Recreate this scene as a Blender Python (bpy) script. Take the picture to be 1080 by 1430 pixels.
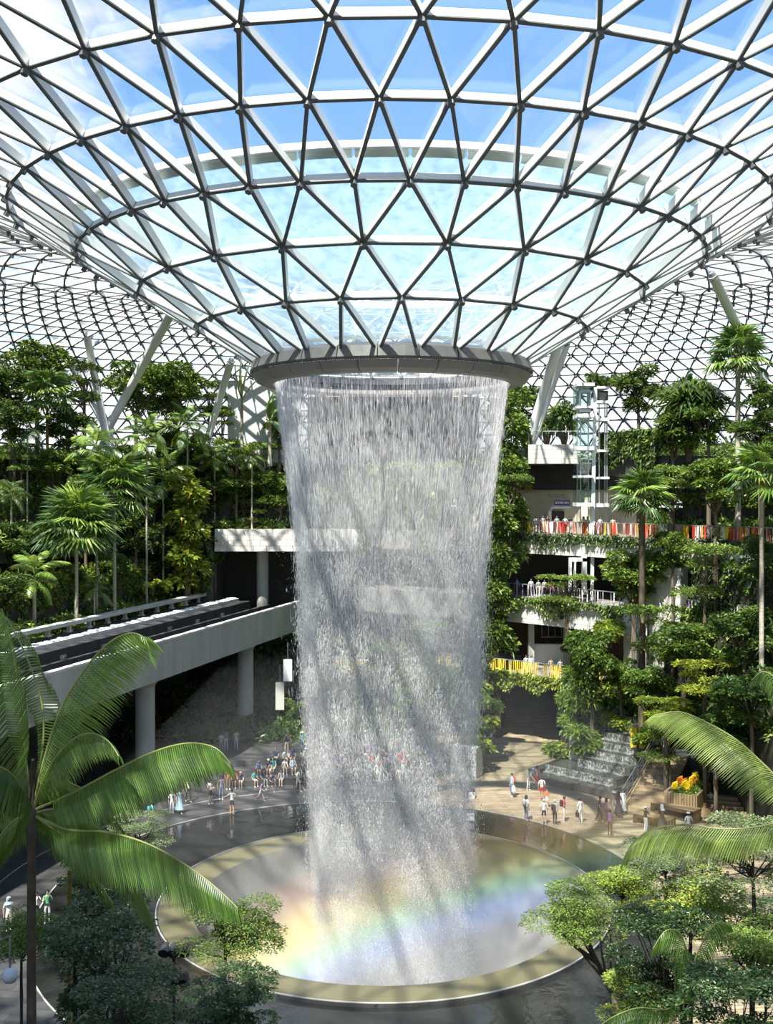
import bpy, math, random
import numpy as np
from mathutils import Vector, Matrix, Quaternion

SC = bpy.context.scene
COL = SC.collection
for o in list(bpy.data.objects):
    bpy.data.objects.remove(o)
PI = math.pi
F, D0, CX, HY, CZ = 1480.0, 55.0, 547.0, 690.0, 21.0      # focal length in pixels, distance to the fountain axis, eye height

# ------------------------------------------------------------------ camera
cam_d = bpy.data.cameras.new('camera')
cam_d.sensor_fit = 'AUTO'; cam_d.sensor_width = 36.0; cam_d.lens = F / 1430 * 36.0
cam_d.shift_x = -7 / 1430; cam_d.shift_y = -25 / 1430
cam_d.clip_start = 0.5; cam_d.clip_end = 600
cam = bpy.data.objects.new('camera', cam_d); COL.objects.link(cam)
cam.location = (0, -D0, CZ); cam.rotation_euler = (PI / 2, 0, 0)
SC.camera = cam

# ------------------------------------------------------------------ sky
world = bpy.data.worlds.new('sky'); SC.world = world; world.use_nodes = True
nt = world.node_tree; nt.nodes.clear()
def wn(t, **k):
    n = nt.nodes.new(t)
    for a, b in k.items(): setattr(n, a, b)
    return n
tc = wn('ShaderNodeTexCoord'); sx = wn('ShaderNodeSeparateXYZ')
nt.links.new(tc.outputs['Generated'], sx.inputs[0])
ramp = wn('ShaderNodeValToRGB'); nt.links.new(sx.outputs['Z'], ramp.inputs[0])
cr = ramp.color_ramp
cr.elements[0].position = 0.0; cr.elements[0].color = (1.15, 1.15, 1.15, 1)
cr.elements[1].position = 1.0; cr.elements[1].color = (0.10, 0.30, 0.80, 1)
for p, c in ((0.09, (1.1, 1.12, 1.15, 1)), (0.14, (0.66, 0.85, 1.05, 1)), (0.22, (0.36, 0.62, 1.0, 1)), (0.36, (0.25, 0.50, 0.93, 1)), (0.5, (0.20, 0.44, 0.9, 1))):
    e = cr.elements.new(p); e.color = c
mp = wn('ShaderNodeMapping'); mp.inputs['Scale'].default_value = (1.6, 1.6, 3.4); mp.inputs['Location'].default_value = (0.35, 0.2, 0.1)
nt.links.new(tc.outputs['Generated'], mp.inputs[0])
cn = wn('ShaderNodeTexNoise'); cn.inputs['Scale'].default_value = 2.0; cn.inputs['Detail'].default_value = 7; cn.inputs['Roughness'].default_value = 0.55
nt.links.new(mp.outputs[0], cn.inputs['Vector'])
cl = wn('ShaderNodeValToRGB'); nt.links.new(cn.outputs[0], cl.inputs[0])
cl.color_ramp.elements[0].position = 0.52; cl.color_ramp.elements[0].color = (0, 0, 0, 1)
cl.color_ramp.elements[1].position = 0.64; cl.color_ramp.elements[1].color = (1, 1, 1, 1)
mx = wn('ShaderNodeMixRGB'); nt.links.new(cl.outputs[0], mx.inputs[0]); nt.links.new(ramp.outputs[0], mx.inputs[1]); mx.inputs[2].default_value = (1.0, 1.0, 1.0, 1)
bg = wn('ShaderNodeBackground'); nt.links.new(mx.outputs[0], bg.inputs[0]); bg.inputs[1].default_value = 0.85
wo = wn('ShaderNodeOutputWorld'); nt.links.new(bg.outputs[0], wo.inputs[0])

# ------------------------------------------------------------------ sun, high behind the viewer's left shoulder
SUN_EL, SUN_AZ = math.radians(58.3), math.radians(26)
SUN_TO = Vector((-math.sin(SUN_AZ) * math.cos(SUN_EL), -math.cos(SUN_AZ) * math.cos(SUN_EL), math.sin(SUN_EL)))   # towards the sun
sun_d = bpy.data.lights.new('sun', 'SUN'); sun_d.energy = 9.8; sun_d.angle = math.radians(0.9); sun_d.color = (1.0, 0.95, 0.86)
sun = bpy.data.objects.new('sun', sun_d); COL.objects.link(sun)
sun.location = SUN_TO * 150; sun.rotation_euler = SUN_TO.to_track_quat('Z', 'Y').to_euler()

SC.view_settings.view_transform = 'Standard'; SC.view_settings.look = 'None'
SC.view_settings.gamma = 1.0; SC.view_settings.use_curve_mapping = False
SC.view_settings.exposure = 0.45
cy = SC.cycles
cy.max_bounces = 8; cy.diffuse_bounces = 4; cy.glossy_bounces = 3; cy.transmission_bounces = 4
cy.transparent_max_bounces = 48; cy.volume_bounces = 0; cy.caustics_reflective = False; cy.caustics_refractive = False
cy.sample_clamp_indirect = 4.0; cy.use_denoising = True
try: cy.denoiser = 'OPENIMAGEDENOISE'
except Exception: pass

# ------------------------------------------------------------------ helpers
def P(px, py, d):
    'a point at distance d seen at a pixel of the 1080 x 1430 frame'
    return Vector(((px - CX) / F * d, d - D0, CZ + (HY - py) / F * d))
def G(px, py, z=0.0):
    'the point of the level z seen at a pixel'
    d = (CZ - z) * F / (py - HY)
    return Vector(((px - CX) / F * d, d - D0, z))
def props(o, label=None, cat=None, group=None, kind=None):
    if label: o['label'] = label
    if cat: o['category'] = cat
    if group: o['group'] = group
    if kind: o['kind'] = kind
    return o
def thing(name, label, cat, loc=(0, 0, 0), rz=0.0, group=None):
    o = bpy.data.objects.new(name, None); COL.objects.link(o)
    o.empty_display_size = 0.2; o.location = loc; o.rotation_euler = (0, 0, rz)
    return props(o, label, cat, group)
def put(name, me, parent=None, loc=(0, 0, 0), rot=(0, 0, 0), sc=1.0):
    o = bpy.data.objects.new(name, me); COL.objects.link(o)
    o.location = loc; o.rotation_euler = rot
    o.scale = (sc, sc, sc) if isinstance(sc, (int, float)) else sc
    if parent is not None: o.parent = parent
    return o
def tree_copy(o, parent=None):
    c = o.copy(); COL.objects.link(c)
    if parent is not None: c.parent = parent
    for ch in list(o.children): tree_copy(ch, c)
    return c
def np_mesh(name, v, f, mats=(), mi=None, smooth=False):
    'mesh out of numpy arrays: v (n,3), f (m,k) with k the same for all faces'
    v = np.asarray(v, np.float32); f = np.asarray(f, np.int32)
    me = bpy.data.meshes.new(name)
    k = f.shape[1]
    me.vertices.add(len(v)); me.vertices.foreach_set('co', v.ravel())
    me.loops.add(f.size); me.loops.foreach_set('vertex_index', f.ravel())
    me.polygons.add(len(f)); me.polygons.foreach_set('loop_start', np.arange(0, f.size, k, dtype=np.int32))
    me.polygons.foreach_set('loop_total', np.full(len(f), k, np.int32))
    for m in mats: me.materials.append(m)
    if mi is not None: me.polygons.foreach_set('material_index', np.asarray(mi, np.int32))
    if smooth: me.polygons.foreach_set('use_smooth', np.ones(len(f), bool))
    me.update(calc_edges=True)
    return me
class MB:
    'collects shapes of one mesh'
    def __init__(s): s.v = []; s.f = []; s.m = []
    def add(s, v, f, m=0):
        b = len(s.v); s.v += [tuple(p) for p in v]
        for q in f: s.f.append(tuple(b + i for i in q)); s.m.append(m)
    def frame(s, o, ax, ay, az, m=0, mf=None):
        'box with corner-centre o and half axes; mf: materials of the six faces -z +z -y +x +y -x'
        o = Vector(o); ax = Vector(ax); ay = Vector(ay); az = Vector(az)
        v = [o + i * ax + j * ay + k * az for k in (-1, 1) for j in (-1, 1) for i in (-1, 1)]
        b = len(s.v); s.v += [tuple(p) for p in v]
        for n, q in enumerate(((0, 2, 3, 1), (4, 5, 7, 6), (0, 1, 5, 4), (1, 3, 7, 5), (3, 2, 6, 7), (2, 0, 4, 6))):
            s.f.append(tuple(b + i for i in q)); s.m.append(mf[n] if mf else m)
    def box(s, c, size, rz=0.0, m=0):
        ca, sa = math.cos(rz), math.sin(rz)
        s.frame(c, (ca * size[0] / 2, sa * size[0] / 2, 0), (-sa * size[1] / 2, ca * size[1] / 2, 0), (0, 0, size[2] / 2), m)
    def tube(s, pts, rad, n=8, m=0, cap=True):
        pts = [Vector(p) for p in pts]
        if isinstance(rad, (int, float)): rad = [rad] * len(pts)
        b = len(s.v); up = Vector((0.31, 0.17, 0.93))
        for i, p in enumerate(pts):
            t = (pts[min(i + 1, len(pts) - 1)] - pts[max(i - 1, 0)]).normalized()
            if abs(t.dot(up)) > 0.97: up = Vector((1, 0.1, 0))
            u = t.cross(up).normalized(); w = t.cross(u)
            for k in range(n):
                a = 2 * PI * k / n
                s.v.append(tuple(p + rad[i] * (math.cos(a) * u + math.sin(a) * w)))
        for i in range(len(pts) - 1):
            for k in range(n):
                a, c = b + i * n + k, b + i * n + (k + 1) % n
                s.f.append((a, c, c + n, a + n)); s.m.append(m)
        if cap:
            s.f.append(tuple(b + k for k in range(n))); s.m.append(m)
            e = b + (len(pts) - 1) * n
            s.f.append(tuple(e + n - 1 - k for k in range(n))); s.m.append(m)
    def lathe(s, prof, n=64, c=(0, 0, 0), m=0, a0=0.0, a1=2 * PI, closed=False):
        full = abs(a1 - a0 - 2 * PI) < 1e-6
        b = len(s.v); cols = n if full else n + 1; k = len(prof)
        for i in range(cols):
            a = a0 + (a1 - a0) * i / n
            for r, z in prof: s.v.append((c[0] + r * math.sin(a), c[1] - r * math.cos(a), c[2] + z))
        for i in range(n):
            for j in range(k if closed else k - 1):
                p, q = b + i * k, b + ((i + 1) % cols) * k
                j2 = (j + 1) % k
                s.f.append((p + j, q + j, q + j2, p + j2)); s.m.append(m)
        if closed and not full:
            s.f.append(tuple(b + j for j in range(k))); s.m.append(m)
            e = b + n * k
            s.f.append(tuple(e + k - 1 - j for j in range(k))); s.m.append(m)
    def mesh(s, name, mats, smooth=False):
        me = bpy.data.meshes.new(name); me.from_pydata(s.v, [], s.f)
        for m in (mats if isinstance(mats, (list, tuple)) else [mats]): me.materials.append(m)
        me.polygons.foreach_set('material_index', np.asarray(s.m, np.int32))
        if smooth: me.polygons.foreach_set('use_smooth', np.ones(len(s.f), bool))
        me.update()
        return me
    def obj(s, name, mats, parent=None, smooth=False, **k):
        return put(name, s.mesh(name, mats, smooth), parent, **k)

# ------------------------------------------------------------------ materials
def mat_new(name):
    m = bpy.data.materials.new(name); m.use_nodes = True; m.node_tree.nodes.clear()
    return m, m.node_tree
def N(t, kind, inp=None, **k):
    n = t.nodes.new(kind)
    for a, b in k.items(): setattr(n, a, b)
    for a, b in (inp or {}).items():
        if isinstance(b, bpy.types.NodeSocket): t.links.new(b, n.inputs[a])
        else: n.inputs[a].default_value = b
    return n
def c4(c): return (c[0], c[1], c[2], 1.0)
def solid(name, col, rough=0.6, metal=0.0, var=0.12, scale=3.0, bump=0.0, spec=0.5, col2=None, stretch=(1, 1, 1)):
    'plain surface with a procedural mottling'
    m, t = mat_new(name)
    out = N(t, 'ShaderNodeOutputMaterial'); b = N(t, 'ShaderNodeBsdfPrincipled', {'Roughness': rough, 'Metallic': metal, 'Specular IOR Level': spec})
    t.links.new(b.outputs[0], out.inputs[0])
    tc = N(t, 'ShaderNodeTexCoord'); mp = N(t, 'ShaderNodeMapping', {'Vector': tc.outputs['Object'], 'Scale': stretch})
    nz = N(t, 'ShaderNodeTexNoise', {'Vector': mp.outputs[0], 'Scale': scale, 'Detail': 5.0, 'Roughness': 0.6})
    c2 = col2 or tuple(x * (1 - 2 * var) for x in col)
    rp = N(t, 'ShaderNodeValToRGB', {'Fac': nz.outputs[0]})
    rp.color_ramp.elements[0].position = 0.3; rp.color_ramp.elements[0].color = c4(c2)
    rp.color_ramp.elements[1].position = 0.7; rp.color_ramp.elements[1].color = c4(col)
    t.links.new(rp.outputs[0], b.inputs['Base Color'])
    if bump:
        bp = N(t, 'ShaderNodeBump', {'Height': nz.outputs[0], 'Strength': bump, 'Distance': 0.05}); t.links.new(bp.outputs[0], b.inputs['Normal'])
    return m
def leafy(name, dark, light, trans=0.3, rough=0.45, back=None):
    'leaf: every leaf its own tone, some light through the blade'
    m, t = mat_new(name)
    out = N(t, 'ShaderNodeOutputMaterial')
    g = N(t, 'ShaderNodeNewGeometry'); oi = N(t, 'ShaderNodeObjectInfo')
    ad = N(t, 'ShaderNodeMath', {0: g.outputs['Random Per Island'], 1: oi.outputs['Random']}, operation='ADD')
    hf = N(t, 'ShaderNodeMath', {0: ad.outputs[0], 1: 0.5}, operation='MULTIPLY')
    rp = N(t, 'ShaderNodeValToRGB', {'Fac': hf.outputs[0]})
    rp.color_ramp.elements[0].position = 0.1; rp.color_ramp.elements[0].color = c4(dark)
    rp.color_ramp.elements[1].position = 0.9; rp.color_ramp.elements[1].color = c4(light)
    b = N(t, 'ShaderNodeBsdfPrincipled', {'Base Color': rp.outputs[0], 'Roughness': rough, 'Specular IOR Level': 0.45})
    tcol = N(t, 'ShaderNodeMixRGB', {0: 0.55, 1: rp.outputs[0], 2: (0.55, 0.75, 0.10, 1)})
    tr = N(t, 'ShaderNodeBsdfTranslucent', {'Color': tcol.outputs[0]})
    mx = N(t, 'ShaderNodeMixShader', {0: trans, 1: b.outputs[0], 2: tr.outputs[0]})
    t.links.new(mx.outputs[0], out.inputs[0])
    return m
def glassy(name, tint=(0.93, 0.98, 0.98), rough=0.02, spec=1.0, film=0.0, bump=0.0, bscale=3.0, filmcol=(0.8, 0.95, 1.0)):
    'thin clear pane: light passes straight, Fresnel reflection on top, optional thin whitish film'
    m, t = mat_new(name)
    out = N(t, 'ShaderNodeOutputMaterial')
    tp = N(t, 'ShaderNodeBsdfTransparent', {'Color': c4(tint)})
    gl = N(t, 'ShaderNodeBsdfGlossy', {'Color': (1, 1, 1, 1), 'Roughness': rough})
    fr = N(t, 'ShaderNodeLayerWeight', {'Blend': 0.5})
    pw = N(t, 'ShaderNodeMath', {0: fr.outputs['Facing'], 1: 5.0}, operation='POWER')
    fm = N(t, 'ShaderNodeMath', {0: pw.outputs[0], 1: 0.9 * spec, 2: 0.03 * spec}, operation='MULTIPLY_ADD')
    fm.use_clamp = True
    body = tp
    if film or bump:
        g = N(t, 'ShaderNodeNewGeometry')
        nz = N(t, 'ShaderNodeTexNoise', {'Vector': g.outputs['Position'], 'Scale': bscale, 'Detail': 4.0, 'Roughness': 0.65})
        if bump:
            bp = N(t, 'ShaderNodeBump', {'Height': nz.outputs[0], 'Strength': bump, 'Distance': 0.1})
            t.links.new(bp.outputs[0], gl.inputs['Normal']); t.links.new(bp.outputs[0], fr.inputs['Normal'])
        if film:
            rp = N(t, 'ShaderNodeValToRGB', {'Fac': nz.outputs[0]})
            rp.color_ramp.elements[0].position = 0.35; rp.color_ramp.elements[0].color = (film * 0.3,) * 3 + (1,)
            rp.color_ramp.elements[1].position = 0.7; rp.color_ramp.elements[1].color = (film,) * 3 + (1,)
            tl = N(t, 'ShaderNodeBsdfTranslucent', {'Color': c4(filmcol)})
            body = N(t, 'ShaderNodeMixShader', {0: rp.outputs[0], 1: tp.outputs[0], 2: tl.outputs[0]})
    mx = N(t, 'ShaderNodeMixShader', {0: fm.outputs[0], 1: body.outputs[0], 2: gl.outputs[0]})
    t.links.new(mx.outputs[0], out.inputs[0])
    return m
def stone(name, col, mortar, bw, bh, var=0.25, rough=0.7, off=0.5, msize=0.015, bump=0.3, coord='Object', rot=(0, 0, 0), spec=0.5):
    'coursed stone or planks'
    m, t = mat_new(name)
    out = N(t, 'ShaderNodeOutputMaterial'); b = N(t, 'ShaderNodeBsdfPrincipled', {'Roughness': rough, 'Specular IOR Level': spec})
    t.links.new(b.outputs[0], out.inputs[0])
    tc = N(t, 'ShaderNodeTexCoord'); mp = N(t, 'ShaderNodeMapping', {'Vector': tc.outputs[coord], 'Rotation': rot})
    br = N(t, 'ShaderNodeTexBrick', {'Vector': mp.outputs[0], 'Color1': c4(col), 'Color2': c4([x * (1 - var) for x in col]), 'Mortar': c4(mortar), 'Scale': 1.0,
                                     'Mortar Size': msize, 'Brick Width': bw, 'Row Height': bh, 'Bias': 0.0}, offset=off)
    nz = N(t, 'ShaderNodeTexNoise', {'Vector': tc.outputs[coord], 'Scale': 1.3, 'Detail': 6.0})
    rp = N(t, 'ShaderNodeValToRGB', {'Fac': nz.outputs[0]})
    rp.color_ramp.elements[0].position = 0.3; rp.color_ramp.elements[0].color = (0.72, 0.72, 0.72, 1)
    rp.color_ramp.elements[1].position = 0.7; rp.color_ramp.elements[1].color = (1.05, 1.05, 1.05, 1)
    mu = N(t, 'ShaderNodeMixRGB', {0: 1.0, 1: br.outputs[0], 2: rp.outputs[0]}, blend_type='MULTIPLY')
    t.links.new(mu.outputs[0], b.inputs['Base Color'])
    bp = N(t, 'ShaderNodeBump', {'Height': br.outputs['Fac'], 'Strength': bump, 'Distance': 0.02}, invert=True); t.links.new(bp.outputs[0], b.inputs['Normal'])
    return m
M = {}
M['steel'] = solid('painted_steel', (0.78, 0.79, 0.76), 0.45, 0.0, 0.06, 0.4)
M['underside_shade'] = solid('flange_shade_grey', (0.10, 0.11, 0.11), 0.5, 0.0, 0.1, 0.5)  # roof beam undersides painted dark, their shade put into the colour
M['white_steel'] = solid('white_steel', (0.85, 0.86, 0.86), 0.4, 0.0, 0.04, 0.5)
M['metal'] = solid('brushed_steel', (0.5, 0.52, 0.53), 0.35, 0.7, 0.1, 2.0)
M['dark_metal'] = solid('dark_metal', (0.05, 0.052, 0.055), 0.5, 0.3, 0.15, 1.5)
M['glass'] = glassy('roof_glass', (0.98, 0.992, 0.992), 0.01, 1.0)
M['lift_glass'] = glassy('lift_glass', (0.90, 0.965, 0.955), 0.02, 1.2)
M['rain_film'] = glassy('running_water_film', (0.95, 0.985, 0.988), 0.08, 1.2, 0.2, 0.6, 2.2)
M['fascia'] = solid('grey_fascia', (0.17, 0.165, 0.155), 0.5, 0.2, 0.1, 0.6)
M['fascia_low'] = solid('warm_grey_fascia', (0.26, 0.25, 0.23), 0.5, 0.1, 0.1, 0.6)
M['concrete'] = solid('pale_concrete', (0.50, 0.51, 0.47), 0.75, 0, 0.12, 0.5, 0.15, stretch=(1, 1, 0.25))
M['dark_stone'] = stone('dark_wall_stone', (0.12, 0.12, 0.115), (0.04, 0.04, 0.04), 1.2, 0.3, 0.4)
M['pale_stone'] = solid('pale_stone', (0.72, 0.70, 0.64), 0.8, 0, 0.12, 1.2, 0.2)
M['joint'] = solid('grey_joint', (0.25, 0.24, 0.22), 0.9)  # grey slab core that shows through the open stone joints
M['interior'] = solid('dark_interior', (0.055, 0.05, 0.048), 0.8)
M['cream'] = solid('cream_wall', (0.75, 0.66, 0.48), 0.7, 0, 0.05, 0.6)
M['soil'] = solid('dark_soil', (0.045, 0.05, 0.03), 0.95, 0, 0.3, 1.0, 0.4)
M['bark'] = solid('bark', (0.20, 0.16, 0.11), 0.9, 0, 0.3, 4.0, 0.5, stretch=(1, 1, 0.3))
M['pale_bark'] = solid('pale_bark', (0.50, 0.46, 0.36), 0.85, 0, 0.22, 3.0, 0.4, stretch=(1, 1, 3))
M['gold_bark'] = solid('yellow_cane_bark', (0.42, 0.29, 0.06), 0.6, 0, 0.3, 3.0, 0.2, stretch=(1, 1, 3))
M['dark_bark'] = solid('dark_bark', (0.06, 0.05, 0.035), 0.9, 0, 0.3, 5.0, 0.5)
M['wet_stone'] = stone('wet_dark_paving', (0.085, 0.085, 0.085), (0.03, 0.03, 0.03), 1.2, 0.6, 0.25, 0.32, rot=(0, 0, 0.2))
M['deck'] = stone('timber_deck', (0.45, 0.36, 0.23), (0.10, 0.08, 0.05), 3.2, 0.28, 0.35, 0.55, msize=0.02, rot=(0, 0, -0.12))
M['timber'] = stone('timber_planks', (0.40, 0.28, 0.15), (0.09, 0.06, 0.035), 2.4, 0.18, 0.35, 0.6, msize=0.02)
# ================================================================== the glass roof: rings of nodes round the fountain's axis
RINGS = [(6.6, 6.83, 24), (9.76, 8.71, 24), (12.66, 10.36, 24), (15.5, 12.0, 48), (18.63, 13.88, 48), (22.0, 15.2, 48), (25.4, 16.35, 48),
         (28.8, 17.2, 96), (32.2, 17.7, 96), (35.5, 17.9, 96), (38.8, 17.7, 96), (42.0, 17.4, 96), (45.2, 17.2, 96), (48.4, 16.8, 96),
         (51.5, 16.1, 96), (54.5, 15.1, 96), (57.4, 13.8, 96), (60.2, 12.2, 96), (62.8, 10.2, 96), (65.2, 7.8, 96), (67.2, 5.1, 96), (68.9, 2.1, 96), (70.2, -1.0, 96)]
_out = [r_ for r_ in RINGS if r_[0] >= 42.0]; RINGS = [r_ for r_ in RINGS if r_[0] <= 42.0]
_arc = [0.0]
for a_, b_ in zip(_out, _out[1:]): _arc.append(_arc[-1] + math.hypot(b_[0] - a_[0], b_[1] - a_[1]))
for s_ in np.linspace(0, _arc[-1], 21)[1:]: RINGS.append((float(np.interp(s_, _arc, [q_[0] for q_ in _out])), float(np.interp(s_, _arc, [q_[1] for q_ in _out])), 192))
PH328 = -0.088
def ring_pt(i, k):
    r, z, n = RINGS[i]
    st = 2 * PI / n
    if i == 0: ph = PH328                       # staggered against ring 1, in line with ring 2
    elif i == 1: ph = PH328 + st / 2
    elif i <= 3: ph = PH328
    elif i <= 6: ph = PH328 + (st / 2 if i % 2 == 0 else 0)
    elif i <= 11: ph = PH6 + (st / 2 if i % 2 == 0 else 0)
    else: ph = ring_phase11() + (st / 2 if i % 2 else 0)
    a = ph + k * st
    return Vector((r * math.sin(a), -r * math.cos(a), z + CZ))
PH6 = PH328 + PI / 48
def ring_phase11(): return PH6
def prof_normal(i):
    a, b = RINGS[max(i - 1, 0)], RINGS[min(i + 1, len(RINGS) - 1)]
    dr, dz = b[0] - a[0], b[1] - a[1]; l = math.hypot(dr, dz)
    return (-dz / l, dr / l)
def node_normal(i, p):
    nr, nz = prof_normal(i); r = math.hypot(p.x, p.y)
    return Vector((p.x / r * nr, p.y / r * nr, nz))
edges, tris = [], []
def RP(i, k): return (i, k % RINGS[i][2])
for i in range(len(RINGS)):
    n = RINGS[i][2]
    for k in range(n): edges.append((RP(i, k), RP(i, k + 1)))
    if i + 1 == len(RINGS): break
    n2 = RINGS[i + 1][2]
    if n2 == n:
        a = ring_pt(i, 0); b0 = ring_pt(i + 1, 0)
        s = math.atan2(b0.x, -b0.y) - math.atan2(a.x, -a.y)      # is the next ring's k=0 node ahead or behind by half a step
        if s > 0:
            for k in range(n):
                edges += [(RP(i, k), RP(i + 1, k)), (RP(i, k), RP(i + 1, k - 1))]
                tris += [(RP(i, k), RP(i + 1, k), RP(i + 1, k - 1)), (RP(i, k), RP(i, k + 1), RP(i + 1, k))]
        else:
            for k in range(n):
                edges += [(RP(i, k), RP(i + 1, k)), (RP(i, k), RP(i + 1, k + 1))]
                tris += [(RP(i, k), RP(i + 1, k + 1), RP(i + 1, k)), (RP(i, k), RP(i, k + 1), RP(i + 1, k + 1))]
    else:
        for k in range(n):
            edges += [(RP(i, k), RP(i + 1, 2 * k - 1)), (RP(i, k), RP(i + 1, 2 * k)), (RP(i, k), RP(i + 1, 2 * k + 1))]
            tris += [(RP(i, k), RP(i + 1, 2 * k), RP(i + 1, 2 * k - 1)), (RP(i, k), RP(i + 1, 2 * k + 1), RP(i + 1, 2 * k)), (RP(i, k), RP(i, k + 1), RP(i + 1, 2 * k + 1))]
def in_view(p):
    d = p.y + D0
    if d < 2: return None
    x, y = CX + p.x / d * F, HY - (p.z - CZ) / d * F
    return (x, y, d) if -40 < x < 1120 and -40 < y < 560 else None
roof = props(bpy.data.objects.new('ceiling', None), 'glass roof of white steel triangles dipping into a funnel', None, None, 'structure')
COL.objects.link(roof)
def beam_into(mb, e):
    p, q = ring_pt(*e[0]), ring_pt(*e[1])
    n = (node_normal(e[0][0], p) + node_normal(e[1][0], q)).normalized()
    t = (q - p).normalized(); w = t.cross(n).normalized(); n = w.cross(t).normalized()
    L = (q - p).length / 2; c = (p + q) / 2
    dp = 0.17 if e[0][0] < 11 else 0.14
    mb.frame(c - n * (dp + 0.06), t * L, w * 0.065, n * dp, 0)
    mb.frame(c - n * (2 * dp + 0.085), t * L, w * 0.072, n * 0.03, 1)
def score_edge(e):
    p, q = ring_pt(*e[0]), ring_pt(*e[1]); c = (p + q) / 2
    v = in_view(c)
    if not v or v[2] > 62: return 0
    return (p - q).length / v[2]
scored = sorted(edges, key=score_edge, reverse=True)
for e in scored[:300]:
    mb = MB(); beam_into(mb, e); mb.obj('roof_beam', [M['steel'], M['underside_shade']], roof)
mb = MB()
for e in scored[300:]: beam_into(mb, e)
props(mb.obj('far_roof_beam', [M['steel'], M['underside_shade']], roof), kind='stuff')
mb = MB()
for i in range(len(RINGS)):
    for k in range(RINGS[i][2]):
        p = ring_pt(i, k); n = node_normal(i, p)
        mb.tube([p - n * 0.68, p - n * 0.05], 0.14, 6, 0)
props(mb.obj('roof_node', [M['underside_shade']], roof), kind='stuff')
def pane_into(mb, t):
    pts = [ring_pt(*k) for k in t]; n = (pts[1] - pts[0]).cross(pts[2] - pts[0]).normalized()
    if n.z < 0: n = -n
    c = (pts[0] + pts[1] + pts[2]) / 3
    lo = [c + (p - c) * 0.985 for p in pts]; hi = [p + n * 0.04 for p in lo]
    mb.add(lo + hi, [(2, 1, 0), (3, 4, 5), (0, 1, 4, 3), (1, 2, 5, 4), (2, 0, 3, 5)])
def score_tri(t):
    pts = [ring_pt(*k) for k in t]; c = (pts[0] + pts[1] + pts[2]) / 3
    v = in_view(c)
    if not v or v[2] > 62: return 0
    return (pts[1] - pts[0]).cross(pts[2] - pts[0]).length / v[2] ** 2
scored = sorted(tris, key=score_tri, reverse=True)
for t in scored[:300]:
    mb = MB(); pane_into(mb, t); mb.obj('pane', [M['glass']], roof)
mb = MB()
for t in scored[300:]: pane_into(mb, t)
props(mb.obj('far_pane', [M['glass']], roof), kind='stuff')

# running water over the lower funnel, and the gutter it spills from
fl = props(bpy.data.objects.new('funnel_water', None), 'thin sheet of water running down the outside of the glass funnel', 'water'); COL.objects.link(fl)
mb = MB()
pr = [(6.7, 7.05), (9.76, 8.95), (12.66, 10.6), (15.5, 12.25), (15.9, 12.5)]
fine = []
for (r0, z0), (r1, z1) in zip(pr, pr[1:]):
    for j in range(6): fine.append((r0 + (r1 - r0) * j / 6, z0 + (z1 - z0) * j / 6 + CZ))
fine.append((pr[-1][0], pr[-1][1] + CZ))
top = [(r, z + 0.05) for r, z in fine]
mb.lathe(fine + top[::-1], 96, closed=True)
mb.obj('water_sheet', [M['rain_film']], fl, smooth=True)
gt = props(bpy.data.objects.new('roof_gutter', None), 'pale ring gutter lying on the glass funnel above the water', 'gutter'); COL.objects.link(gt)
M['gutter'] = solid('pale_green_gutter', (0.62, 0.74, 0.68), 0.5, 0, 0.15, 1.0)
for k in range(48):
    mb = MB(); a0 = PH328 + 2 * PI * k / 48
    mb.lathe([(15.95, 12.42 + CZ), (16.2, 12.62 + CZ), (16.15, 12.8 + CZ), (15.95, 12.68 + CZ)], 2, a0=a0 + 0.004, a1=a0 + 2 * PI / 48 - 0.004, closed=True)
    mb.obj('gutter_segment', [M['gutter']], gt)
mb = MB(); mb.lathe([(16.22, 12.66 + CZ), (16.32, 12.7 + CZ), (16.32, 12.95 + CZ), (16.22, 12.95 + CZ)], 96, closed=True)
mb.obj('rim', [M['white_steel']], gt, smooth=False)

# ------------------------------------------------------------------ the ring round the opening
oc = thing('oculus_ring', 'grey panelled ring round the opening that the water falls from', 'ring', (0, 0, CZ))
Z0 = 6.75
up_prof = [(6.75, 6.95), (7.15, 6.75), (7.3, 6.25), (7.22, 6.12), (6.6, 6.5)]
lo_prof = [(7.2, 6.1), (6.98, 5.75), (6.62, 5.62), (6.12, 5.6), (6.1, 5.75), (6.9, 6.15)]
for k in range(24):
    a0 = PH328 + 2 * PI * k / 24
    mb = MB(); mb.lathe(up_prof, 3, a0=a0 + 0.003, a1=a0 + 2 * PI / 24 - 0.003, closed=True); mb.obj('upper_panel', [M['fascia']], oc)
    a0 += 2 * PI / 48
    mb = MB(); mb.lathe(lo_prof, 3, a0=a0 + 0.003, a1=a0 + 2 * PI / 24 - 0.003, closed=True); mb.obj('lower_panel', [M['fascia_low']], oc)
mb = MB()
for k in range(420):
    a = 2 * PI * k / 420; mb.box((7.27 * math.sin(a), -7.27 * math.cos(a), 6.12), (0.05, 0.05, 0.06), a)
props(mb.obj('rivet', [M['dark_metal']], oc), kind='stuff')
mb = MB(); mb.lathe([(6.5, 6.35), (6.85, 6.3), (7.0, 6.6), (6.6, 6.75)], 96, closed=True); mb.obj('inner_frame', [M['dark_metal']], oc)
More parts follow.
